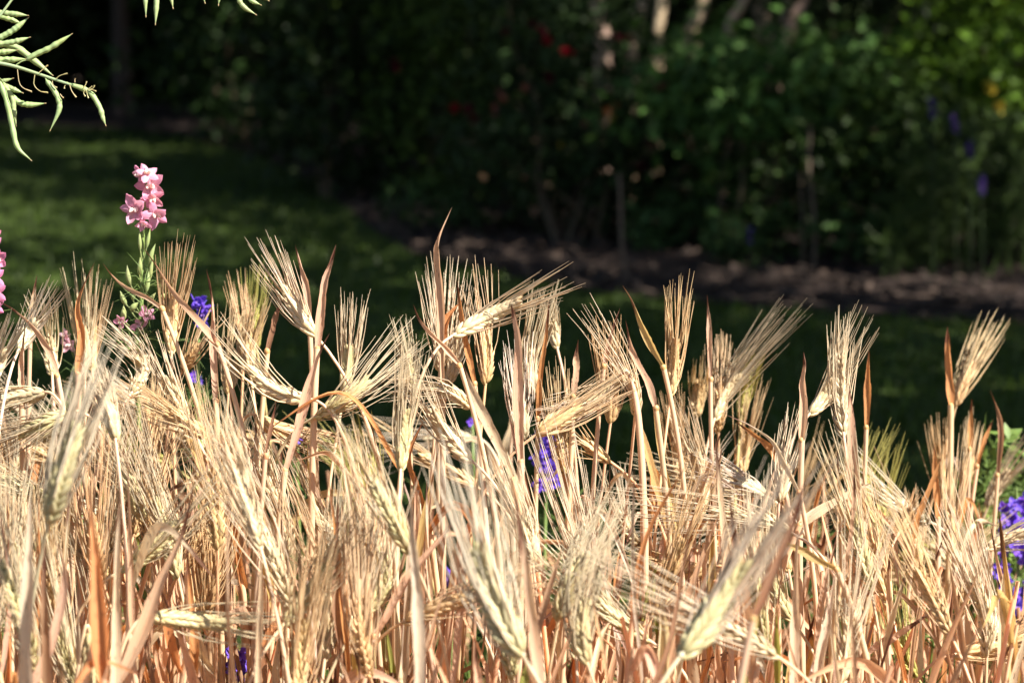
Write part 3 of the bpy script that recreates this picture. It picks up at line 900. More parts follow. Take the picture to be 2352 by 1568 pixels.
# ------------------------------------------------------------------ the hanging seed-pod plant
def pod_plant():
    d = 2.10
    base = at(-330, 700, 2.2)
    base[2] = 0.0
    root = thing('seed_pod_plant', 'tall green plant hanging long slender bumpy seed pods from the corner above the lawn', 'seed pod plant', base)
    G = (0.34, 0.44, 0.20)
    j1, j2 = at(-220, -60, d + .05), at(-120, 60, d)
    mb = MB()
    tube(mb, spline([base, base + [.02, 0, .5], at(-300, 300, 2.17), j1, at(-60, -150, d), at(180, -160, d), at(420, -70, d), at(640, -25, d)], 50), np.linspace(.006, .0014, 50), 8)
    mb.build('stem', M_GREEN, root, G)

    def branch(pts, r0, r1):
        m = MB()
        tube(m, spline([at(x, y, dd) for x, y, dd in pts], 30), np.linspace(r0, r1, 30), 7)
        m.build('branch', M_GREEN, root, jit((0.36, 0.47, 0.27), .06))

    branch([(-225, -20, d + .05), (-120, 115, d), (-40, 138, d), (30, 152, d), (102, 175, d), (153, 192, d), (180, 200, d), (205, 206, d)], .0026, .0008)
    branch([(-225, 60, d + .06), (-120, 190, d + .03), (-30, 180, d + .02), (10, 205, d + .02)], .0022, .0012)
    branch([(-225, -20, d + .1), (-80, 60, d + .08), (-20, 55, d + .08), (35, -10, d + .08)], .0022, .0012)

    def sil(pts, w, stalk=None, dd=0.0, c=G):
        m = MB()
        P = spline([at(x, y, d + dd) for x, y in pts], 34)
        s = np.linspace(0, 1, 34)
        bump = 1 + (.08 * np.sin(s * 2 * math.pi * R(6, 8) + R(0, 6)) + .05 * np.sin(s * 31 + R(0, 6))) * np.clip((.85 - s) * 6, 0, 1)
        r = w * d / FPX * .43 * bump * np.minimum(1, .35 + s / .12) * np.where(s > .68, np.maximum(.10, 1 - ((s - .68) / .32) ** 1.2 * .88), 1)
        tube(m, P, r, 8)
        o = m.build('seed_pod', M_GREEN, root, jit(c, .08))
        m = MB()
        q = at(*pts[0], d + dd)
        st = at(*stalk, d + dd * .5) if stalk else q + (q - at(*pts[1], d + dd)) * .4 + [0, 0, .006]
        tube(m, spline([st, (st + q) / 2 + [0, 0, .001], q], 6), .0008, 5)
        link('stalk', m.mesh('stalk', M_GREEN), o, jit(G, .08))
        m = MB()
        e = P[-1]
        tube(m, spline([e - (e - P[-2]) * .5, e + nrm(e - P[-2]) * .0022], 3), [.0004, .0007, .0004], 5)
        link('tip', m.mesh('tip', M_STEM), o, (0.36, 0.28, 0.14))

    sil([(61, 138), (85, 124), (112, 112), (140, 95), (163, 80)], 15, (37, 150))
    sil([(158, 193), (204, 211), (228, 245), (236, 270), (242, 286)], 14, (150, 191))
    sil([(106, 184), (124, 208), (136, 235), (134, 258), (116, 298)], 15, (102, 175))
    sil([(0, 187), (16, 235), (28, 290), (40, 338), (70, 367)], 15, (-14, 170), .01)
    sil([(8, 192), (28, 225), (32, 255), (37, 288)], 14, (-4, 178), .03)
    sil([(20, 215), (45, 236), (70, 241), (102, 238)], 16, (2, 195), .05)
    sil([(-8, 188), (25, 203), (50, 213)], 14, (-25, 178), .05)
    sil([(-30, 100), (30, 106), (75, 137), (119, 172)], 19, (-60, 100), .07)
    sil([(-20, 104), (30, 97), (66, 87)], 15, (-50, 105), .03)
    sil([(-10, 92), (30, 70), (63, 43)], 16, (-30, 100), .06)
    sil([(-20, 28), (25, 32), (62, 36)], 15, (-40, 30), .09)
    sil([(-25, 30), (20, 44), (48, 54)], 14, (-45, 25), .10)
    sil([(-40, 122), (0, 121), (38, 116)], 17, (-60, 125), .06)
    sil([(-40, 136), (10, 138), (58, 136)], 17, (-60, 135), .05)
    sil([(-30, 190), (0, 188), (28, 181)], 12, (-50, 190), .08)
    for pts, w in [([(330, -70), (333, -20), (335, 36)], 13), ([(362, -75), (360, -5), (357, 54)], 14), ([(384, -60), (390, -20), (397, 17)], 12), ([(455, -50), (462, -20), (470, 5)], 11), ([(506, -60), (505, -20), (502, 10)], 11),
                   ([(530, -55), (548, -2), (562, 18), (586, 33)], 13), ([(560, -25), (575, 0), (597, 11)], 12), ([(590, -25), (600, -8), (615, 1)], 10)]:
        sil(pts, w, (pts[0][0] - 8, pts[0][1] - 12), .0)
    for pts in [[(40, 160), (44, 190), (54, 203), (73, 211)], [(80, 172), (78, 195), (92, 210), (110, 213)], [(90, 167), (98, 160), (110, 150)], [(128, 182), (138, 174), (155, 169)], [(120, 186), (122, 196), (131, 202)], [(160, 195), (165, 210), (175, 224)],
                [(172, 190), (172, 183), (173, 180)], [(190, 203), (196, 196), (199, 187)], [(200, 206), (207, 202), (212, 198)], [(203, 207), (212, 207), (221, 210)], [(198, 206), (200, 216), (203, 226)], [(195, 205), (192, 214), (196, 222)], [(205, 206), (214, 203), (217, 196)], [(138, 216), (142, 222), (146, 225)], [(150, 196), (148, 200), (148, 204)]]:
        m = MB()
        tube(m, spline([at(x, y, d - .004) for x, y in pts], 8), [.0005, .0005, .0005, .0005, .0005, .0005, .0008, .0009], 5)
        m.build('flower_stalk', M_STEM, root, jit((0.42, 0.36, 0.18), .15))


pod_plant()

# ------------------------------------------------------------------ barley
def kernel_arrays(rings, sides):
    z = np.array(rings)
    r = np.interp(z, [0, .10, .30, .5, .72, .9, 1.0], [.30, .68, .97, 1.0, .78, .38, .10])
    th = np.arange(sides) * 2 * math.pi / sides
    x = r[:, None] * np.cos(th)[None]
    y = r[:, None] * np.sin(th)[None] * .78
    y = np.where(y < 0, y * .75, y * (1 - .16 * np.exp(-(np.cos(th)[None] / .28) ** 2)))
    v = np.stack([x * .5, y * .5, np.broadcast_to(z[:, None], x.shape)], -1).reshape(-1, 3)
    uv = np.stack(np.broadcast_arrays(np.abs(np.linspace(-1, 1, sides))[None], z[:, None]), -1).reshape(-1, 2)
    return v, grid_quads(len(z), sides, True), uv


K_LO = kernel_arrays([0, .22, .55, .85, 1], 6)
K_HI = kernel_arrays([0, .1, .28, .5, .72, .9, 1], 10)
KERNEL_MESH = []
for k in range(3):
    mb = MB()
    v, q, uv = K_HI
    vv = v.copy()
    vv[:, 0] += .06 * (k - 1) * np.sin(v[:, 2] * 3)
    mb.add(vv, q, uv=uv)
    KERNEL_MESH.append(mb.mesh('kernel', M_KERNEL))

PLANTS = []          # every barley plant with what its label needs


def ear(root, P0, P1, P2, tone, spread, hero, roll, nodes, fat=1.0, awn_n=1.0, raw=False, flop=0.0):
    """a six-rowed barley ear from P0 to P1, its awns reaching about to P2"""
    L = np.linalg.norm(P1 - P0)
    dirA = nrm(P2 - P1)
    ctrl = P1 - dirA * L * .5
    t = np.linspace(0, 1, nodes)
    ax = (1 - t)[:, None] ** 2 * P0 + 2 * (t * (1 - t))[:, None] * ctrl + t[:, None] ** 2 * P1
    T = nrm(2 * (1 - t)[:, None] * (ctrl - P0) + 2 * t[:, None] * (P1 - ctrl))
    a, b = frames(T[:1])
    A = [a[0]]
    for i in range(1, nodes):
        A.append(nrm(A[-1] - T[i] * (A[-1] @ T[i])))
    A = np.array(A)
    B = np.cross(T, A)
    kcol, acol, scol = TONES[tone]
    kl, kw = 0.0142 * fat, 0.0058 * fat
    pos, dz, ang = [], [], []
    for i in range(nodes):
        for da in (-1.05, 0, 1.05):
            th = roll + (i % 2) * math.pi + da + R(-.12, .12)
            rad = A[i] * math.cos(th) + B[i] * math.sin(th)
            op = (.50 if da == 0 else .40) * (1 - .45 * t[i]) + R(-.05, .05)
            dv = nrm(T[i] * math.cos(op) + rad * math.sin(op))
            pos.append(ax[i] + rad * .0014 * fat)
            dz.append(dv)
            ang.append((th, rad, i, da))
    pos, dz = np.array(pos), np.array(dz)
    rads = np.array([q[1] for q in ang])
    ti = np.array([t[q[2]] for q in ang])
    n = len(pos)
    yv = nrm(rads - dz * np.sum(rads * dz, -1, keepdims=True))
    xv = np.cross(yv, dz)
    sc = rng.uniform(.88, 1.1, n) * (1 - .25 * ti ** 3) * np.where(ti < .08, .75, 1)
    # the ear's own mesh: its rachis
    mb = MB()
    tube(mb, ax, np.linspace(.0016, .0009, nodes) * fat, 6)
    e = mb.build('ear', M_STEM, root, scol)
    if hero:
        for i in range(n):
            o = link('kernel', KERNEL_MESH[i % 3], e, jit(kcol, .07))
            x, y, z, p = xv[i] * kw * sc[i], yv[i] * kw * sc[i], dz[i] * kl * sc[i], pos[i]
            o.matrix_basis = Matrix(((x[0], y[0], z[0], p[0]), (x[1], y[1], z[1], p[1]), (x[2], y[2], z[2], p[2]), (0, 0, 0, 1)))
    else:
        v, q, uv = K_LO
        M = np.stack([xv * kw * sc[:, None], yv * kw * sc[:, None], dz * kl * sc[:, None]], 1)
        V = np.einsum('kc,ncd->nkd', v, M) + pos[:, None]
        mb = MB()
        mb.add(V, (np.arange(n)[:, None, None] * len(v) + q[None]).reshape(-1, 4), uv=np.tile(uv, (n, 1)))
        tag(link('kernels', mb.mesh('kernels', M_KERNEL), e, jit(kcol, .05)), kind='stuff')
    # awns
    keep = rng.uniform(0, 1, n) < .70 * awn_n
    s0 = (pos + dz * (kl * sc * .94)[:, None])[keep]
    d0 = dz[keep]
    tk = ti[keep]
    rk = rads[keep]
    m = len(s0)
    La = np.linalg.norm(P2 - P1)
    Ln = (La * rng.uniform(.72, 1.08, m) + (1 - tk) * L * rng.uniform(.15, .55, m)) * np.where(rng.uniform(0, 1, m) < .2, rng.uniform(.3, .85, m), 1)
    end_dir = nrm(dirA + rk * spread * rng.uniform(.35, 1.25, m)[:, None] + rng.normal(size=(m, 3)) * .045 + np.array([0, 0, -flop]))
    st = np.array([0, .12, .35, .65, 1.0])
    paths = []
    cur = s0.copy()
    paths.append(cur)
    for k in range(1, 5):
        w = min(1, (st[k]) * 1.5 + .15)
        dv = nrm(d0 * (1 - w) + end_dir * w + rng.normal(size=(m, 3)) * .012)
        cur = cur + dv * (Ln * (st[k] - st[k - 1]))[:, None]
        paths.append(cur)
    paths = np.stack(paths, 1)
    rad = np.array([.00062, .00060, .00052, .00040, .00018])[None] * rng.uniform(.8, 1.2, m)[:, None] * (.45 + .55 * fat)
    mb = MB()
    many_tubes(mb, paths, rad, 3)
    tag(link('awns', mb.mesh('awns', M_AWN), e, jit(acol, .05)), kind='stuff')
    return e, nrm(ctrl - P0)


def stem_mesh(root, g, P0, dirn, color, r0=.0026, r1=.0015, neck=.07, sheath=True):
    h = P0[2] - g[2]
    k = min(neck + .25 * h * max(dirn[2], 0), .5 * h)
    path = bez(g, g + np.array([0, 0, h * .45]) + rng.normal(size=3) * [.012, .012, 0], P0 - dirn * k, P0, 34)
    s = np.linspace(0, 1, 34)
    top = R(.70, .88)
    rr = r1 + (r0 - r1) * (1 - s)
    if sheath:
        rr = rr + R(.0010, .0024) * np.clip((top - s) * 14, 0, 1)
    for q in (.32, .60):
        rr = rr + .0009 * np.exp(-((s - q) / .012) ** 2)
    mb = MB()
    tube(mb, path, rr, 8)
    mb.build('stem', M_STEM, root, color)
    return path


def random_leaf(root, path, s, lim=None, wide=None):
    """a withered blade leaving the stem at fraction s of its height"""
    k = int(s * 33)
    p = path[k]
    for _try in range(6):
        a = R(0, 6.283)
        out = np.array([math.cos(a), math.sin(a), 0])
        L = R(.09, .25)
        kind = R(0, 1)
        if kind < .76:                       # upright blade
            pts = [p, p + out * .012 + [0, 0, L * .45], p + out * L * R(.03, .28) + [0, 0, L * R(.8, .98)]]
        elif kind < .9:                      # arching
            pts = [p, p + out * L * .3 + [0, 0, L * .42], p + out * L * .75 + [0, 0, L * R(.1, .4)]]
        else:                                # snapped and hanging
            pts = [p, p + out * L * .22 + [0, 0, L * .2], p + out * L * .45 + [0, 0, -L * .25], p + out * L * .5 + [0, 0, -L * .6]]
        pts = np.array(pts)
        x, y, d = project(pts[-1])
        x1, y1, d1 = project(pts[-2])
        if min(y, y1) > skyline(x) + 25 and min(project(q)[2] for q in pts) > 1.0:
            break
    else:
        return
    P = spline(pts, 18)
    mb = MB()
    face = nrm(np.array([R(-.8, .8), -1, R(-.2, .6)]))
    ribbon(mb, P, wide or R(.004, .010), face, twist=(R(-.4, .4), R(-2.2, 2.2)), fold=R(.1, 1.3), wav=R(0, .6), wmod=.16, roll_=R(0, .3))
    c = random.choices(['k', 'o', 'c', 'b', 'w', 'y', 'r', 'g'], [6, 3.6, 2.8, 1.0, 1.0, 1.2, 1.0, .25])[0]
    mb.build('leaf', M_LEAF, root, (*jit(LEAF[c], .1), R(.1, .8)))


SKY_X = [-100, 0, 120, 250, 350, 450, 560, 640, 700, 760, 850, 900, 960, 1060, 1150, 1240, 1330, 1420, 1480, 1560, 1640, 1720, 1800, 1900, 1990, 2080, 2150, 2260, 2352, 2450]
SKY_Y = [790, 800, 815, 860, 820, 830, 860, 880, 930, 900, 900, 900, 880, 900, 860, 920, 960, 940, 1070, 1040, 960, 960, 1090, 960, 1000, 1110, 1080, 1090, 1130, 1130]


def skyline(x):
    return np.interp(x, SKY_X, SKY_Y)


def plant(b, t, a, d, tone, spread=.16, hero=False, d1=None, d2=None, nleaf=2, lean=0.0, roll=None, fat=1.0, awn_n=1.0, nodes=22, flop=0.0, word=None):
    """barley plant whose ear runs from pixel b to pixel t with awns to pixel a, at depth d"""
    d = 2.1 - (2.1 - d) * .60 if d < 2.1 else d
    fat *= R(1.03, 1.24)
    spread *= R(.6, .95)
    awn_n *= R(.65, 1.1)
    P0 = at(*b, d)
    P1 = at(*t, d1 if d1 is not None else d + R(-.015, .015))
    P2 = at(*a, d2 if d2 is not None else d + R(-.04, .03))
    dirA = nrm(P2 - P1)
    L = np.linalg.norm(P1 - P0)
    dir0 = nrm(P1 - dirA * L * .5 - P0)
    g = np.array([P0[0] + R(-.05, .05) - dir0[0] * .05 + lean, P0[1] + R(-.04, .05), 0.016])
    if dir0[2] < .2:
        g[:2] -= dir0[:2] * .05
    root = thing('barley_plant', None, 'barley plant', g, 'ripe barley plants in the bed')
    e, dir0 = ear(root, P0, P1, P2, tone, spread, hero, R(-.5, .5) + math.pi / 2 if roll is None else roll, nodes, fat, awn_n, flop=flop)
    scol = jit(TONES[tone][2], .08)
    path = stem_mesh(root, g, P0, dir0, scol)
    for j in range(nleaf):
        random_leaf(root, path, R(.42, .88))
    PLANTS.append(dict(root=root, px=((b[0] + t[0]) / 2, (b[1] + t[1]) / 2), v=(a[0] - b[0], a[1] - b[1]), d=d, tone=tone, kind='ear', word=word, L=math.hypot(t[0] - b[0], t[1] - b[1])))
    return root


# ears measured in the photograph: base, tip of the grain, reach of the awns, depth, tone, spread, extras
H = dict(hero=True)
EARS = [
    ((394, 812), (398, 700), (412, 548), 2.12, 'g', .13, H), ((727, 772), (664, 678), (604, 560), 2.08, 'p', .17, dict(hero=True, fat=1.08)),
    ((712, 916), (590, 858), (500, 755), 2.02, 'p', .15, H), ((724, 957), (832, 884), (958, 760), 2.04, 'o', .17, H),
    ((104, 900), (-2, 922), (-120, 950), 2.05, 'p', .13, H), ((160, 946), (62, 990), (-60, 1040), 2.02, 'o', .16, H),
    ((480, 1003), (398, 955), (285, 890), 1.98, 'g', .17, H), ((432, 965), (393, 882), (352, 780), 2.02, 'p', .22, {}),
    ((420, 850), (447, 802), (492, 722), 2.2, 't', .34, dict(hero=True, nodes=16)), ((525, 905), (532, 845), (560, 690), 2.3, 'g', .12, {}),
    ((560, 822), (556, 742), (540, 645), 2.35, 't', .14, {}), ((590, 805), (586, 722), (596, 612), 2.4, 'y', .12, {}),
    ((575, 850), (580, 772), (602, 690), 2.28, 'g', .2, {}),
    ((195, 855), (190, 772), (172, 620), 2.25, 'p', .14, {}), ((212, 850), (212, 770), (226, 640), 2.32, 'g', .13, {}),
    ((42, 805), (72, 750), (125, 665), 2.1, 'w', .2, {}), ((-12, 870), (2, 820), (40, 740), 2.05, 'w', .16, {}),
    ((592, 956), (672, 990), (790, 1000), 2.12, 'g', .18, dict(hero=True, flop=.25)), ((112, 1198), (168, 1010), (240, 800), 1.36, 'q', .10, dict(fat=1.45, awn_n=1.3)),
    ((600, 1262), (548, 1100), (470, 890), 1.55, 'p', .14, dict(hero=True)), ((350, 1045), (349, 962), (340, 850), 2.3, 't', .12, {}),
    ((333, 1198), (290, 1094), (238, 985), 1.92, 'o', .13, H), ((277, 1310), (398, 1212), (525, 1060), 1.75, 'o', .12, H),
    ((490, 1205), (500, 1122), (520, 1000), 2.05, 't', .15, H), ((405, 1327), (452, 1238), (510, 1120), 2.0, 't', .14, H),
    ((347, 1414), (510, 1432), (690, 1452), 1.6, 'o', .10, H), ((649, 1436), (741, 1318), (830, 1190), 1.65, 'o', .14, H),
    ((206, 1452), (222, 1600), (232, 1760), 1.6, 'o', .13, dict(hero=True, nleaf=1)), ((27, 1368), (27, 1268), (32, 1090), 1.72, 'o', .13, H),
    ((115, 1150), (5, 1102), (-110, 1050), 1.9, 'o', .16, {}), ((780, 1235), (724, 1178), (662, 1050), 2.1, 'p', .10, H),
    ((942, 1270), (868, 1128), (775, 960), 1.58, 'o', .14, H), ((845, 1405), (882, 1290), (862, 1150), 1.7, 'o', .16, H),
    ((1202, 1507), (1106, 1298), (1030, 1040), 1.28, 'q', .12, dict(fat=1.5, awn_n=1.3)), ((1350, 1525), (1340, 1398), (1385, 1170), 1.46, 'o', .14, {}),
    ((1282, 1425), (1332, 1298), (1440, 1130), 1.62, 'o', .18, {}), ((1224, 1295), (1202, 1210), (1140, 1060), 1.85, 'p', .13, {}),
    ((1472, 1252), (1432, 1190), (1400, 1080), 2.28, 'p', .25, dict(nodes=16)), ((1062, 1405), (1000, 1404), (900, 1400), 2.15, 'w', .14, dict(nodes=16)),
    ((1640, 1300), (1552, 1308), (1440, 1285), 2.15, 'g', .12, H), ((1040, 770), (1178, 700), (1305, 640), 2.08, 'p', .17, dict(hero=True, fat=1.12)),
    ((1010, 852), (1014, 762), (1012, 610), 2.2, 'p', .15, {}), ((1115, 884), (1115, 770), (1098, 602), 2.16, 'g', .12, H), ((1030, 885), (1046, 790), (1062, 640), 2.2, 'p', .12, {}),
    ((1230, 905), (1222, 820), (1258, 660), 2.2, 'p', .12, {}), ((1232, 998), (1316, 945), (1450, 862), 2.06, 'g', .14, dict(hero=True, fat=1.1)),
    ((1425, 862), (1338, 928), (1235, 965), 2.1, 'p', .17, H), ((1459, 952), (1442, 868), (1352, 710), 2.12, 'p', .13, H),
    ((1402, 972), (1403, 912), (1385, 745), 2.2, 't', .13, H), ((1300, 1090), (1289, 1000), (1278, 830), 2.15, 'g', .14, H),
    ((1402, 1060), (1352, 1022), (1310, 985), 2.18, 'g', .5, dict(hero=True, nodes=14, awn_n=.8)), ((1541, 908), (1552, 795), (1560, 645), 2.16, 'g', .12, H),
    ((1080, 936), (992, 894), (868, 905), 2.1, 'p', .14, H), ((1086, 1060), (1002, 960), (955, 860), 2.02, 'p', .14, H), ((920, 1082), (932, 960), (956, 770), 1.85, 'o', .15, H),
    ((790, 905), (802, 812), (812, 680), 2.15, 'o', .16, H), ((1200, 1012), (1196, 940), (1185, 790), 2.05, 'w', .12, {}),
    ((1640, 965), (1690, 870), (1836, 700), 2.38, 'p', .15, {}), ((1650, 995), (1652, 882), (1658, 765), 2.4, 'g', .12, {}), ((1702, 962), (1717, 880), (1740, 815), 2.45, 'y', .1, {}), ((1600, 960), (1606, 890), (1612, 830), 2.5, 'g', .1, {}),
    ((1858, 952), (1902, 890), (1985, 720), 2.16, 'p', .13, H), ((1938, 1000), (1930, 832), (1935, 720), 2.1, 'p', .13, {}), ((2195, 935), (2228, 846), (2285, 735), 2.55, 'g', .14, {}),
    ((1790, 1152), (1802, 1080), (1832, 950), 2.05, 'p', .14, {}), ((2000, 1185), (1990, 1100), (2040, 985), 2.42, 'y', .13, {}), ((2020, 1210), (2030, 1130), (2058, 1010), 2.48, 'y', .13, {}),
    ((1612, 1180), (1600, 1050), (1556, 920), 2.3, 'p', .14, {}), ((2160, 1152), (2160, 1060), (2152, 955), 2.55, 'g', .12, {}), ((2187, 1270), (2186, 1180), (2202, 1010), 2.35, 'g', .13, H), ((2215, 1120), (2225, 1050), (2240, 960), 2.6, 'g', .12, {}),
    ((1562, 1507), (1690, 1320), (1842, 1055), 1.17, 'q', .10, dict(fat=1.5, awn_n=1.4)), ((1820, 1425), (1776, 1328), (1760, 1230), 1.95, 'o', .12, H),
    ((1885, 1465), (1912, 1402), (1955, 1335), 1.92, 'w', .26, dict(hero=True, nodes=14, fat=.9)), ((1955, 1562), (1945, 1490), (1930, 1350), 1.85, 'o', .14, H),
    ((2065, 1222), (2086, 1185), (2110, 1140), 2.3, 't', .5, dict(nodes=12, awn_n=.7)), ((2200, 1416), (2216, 1352), (2236, 1240), 2.15, 't', .15, H), ((2294, 1466), (2268, 1388), (2228, 1225), 2.02, 'w', .11, H),
    ((2105, 1552), (2075, 1478), (2048, 1330), 2.1, 'y', .13, {}), ((2268, 1165), (2310, 1090), (2372, 1010), 2.65, 'p', .13, {}), ((1985, 1440), (1990, 1350), (1998, 1220), 2.2, 't', .13, {}),
    ((1812, 1312), (1800, 1240), (1790, 1130), 2.2, 't', .14, H), ((1762, 1140), (1702, 1110), (1605, 1072), 2.25, 'w', .16, {}), ((2390, 1490), (2340, 1470), (2280, 1430), 2.3, 'g', .2, {}),
    ((860, 1140), (850, 1060), (830, 950), 2.3, 'y', .13, {}), ((800, 1190), (803, 1110), (812, 1000), 2.35, 'y', .12, {}), ((850, 1290), (846, 1200), (838, 1080), 2.1, 'y', .13, {}),
    ((300, 905), (318, 830), (250, 760), 2.1, 'p', .2, {}), ((120, 860), (112, 790), (90, 690), 2.2, 'p', .15, {}), ((265, 1010), (245, 930), (215, 850), 1.75, 'p', .14, {}), ((945, 905), (938, 830), (920, 742), 2.2, 'o', .17, {}), ((1280, 800), (1270, 752), (1262, 690), 2.3, 'p', .1, dict(nodes=16)),
    ((2105, 1330), (2100, 1250), (2092, 1130), 2.45, 'g', .13, {}), ((1560, 1120), (1556, 1030), (1545, 900), 2.4, 'g', .14, {}), ((1705, 1090), (1712, 1010), (1735, 880), 2.45, 'g', .15, {}),
]
for (b, t, a, d, tone, sp, kw) in EARS:
    plant(b, t, a, d, tone, sp, **{'nleaf': 2, **kw})


# single shoots whose long flag leaf stands out: leaf path (foot first), depth, width in pixels, colour, withered part, twist, description
def shoot(pts, d, wpx, c, tip=.35, tw=(0.0, .4), txt='', fold=.35, face=None, taper=.25, extra=0, stalk=True, dd=None):
    d = 2.1 - (2.1 - d) * .72 if d < 2.1 else d
    P = [at(x, y, d + (dd[i] if dd else 0)) for i, (x, y) in enumerate(pts)]
    g = np.array([P[0][0] + R(-.03, .03), P[0][1] + R(-.02, .04), .016])
    root = thing('barley_shoot', txt, 'barley shoot', g, 'leafy barley shoots without a visible ear')
    mb = MB()
    w = wpx * d / FPX
    ribbon(mb, spline(P, 26), w * .94, face, twist=(tw[0] + R(-.2, .2), tw[1] + R(-.3, .5)), fold=fold * R(.6, 2.2), wav=R(.1, .45), taper=taper, cross=7, wmod=.12, roll_=R(.02, .22))
    mb.build('leaf', M_LEAF, root, (*jit(LEAF[c], .06), tip))
    path = None
    if P[0][2] > .05:
        dirn = nrm(np.array([0, 0, 1.0]) + .5 * nrm(P[1] - P[0]) * [1, 1, 0])
        path = stem_mesh(root, g, P[0], dirn, jit((0.70, 0.50, 0.32), .08), r0=.0036, r1=min(.0042, max(.0024, w * .34)), neck=.1, sheath=False)
        mb = MB()
        e_ = nrm(P[1] - P[0])
        tube(mb, spline([P[0] - dirn * .003, P[0] + [R(-.0008, .0008), 0, 0], P[0] + e_ * .0025], 5), np.array([.0026, .0030, .0031, .0028, .0018]) * R(.95, 1.12), 8)
        mb.build('collar', M_STEM, root, jit((0.62, 0.38, 0.17), .15))
    for j in range(extra):
        random_leaf(root, path, R(.45, .85))
    return root


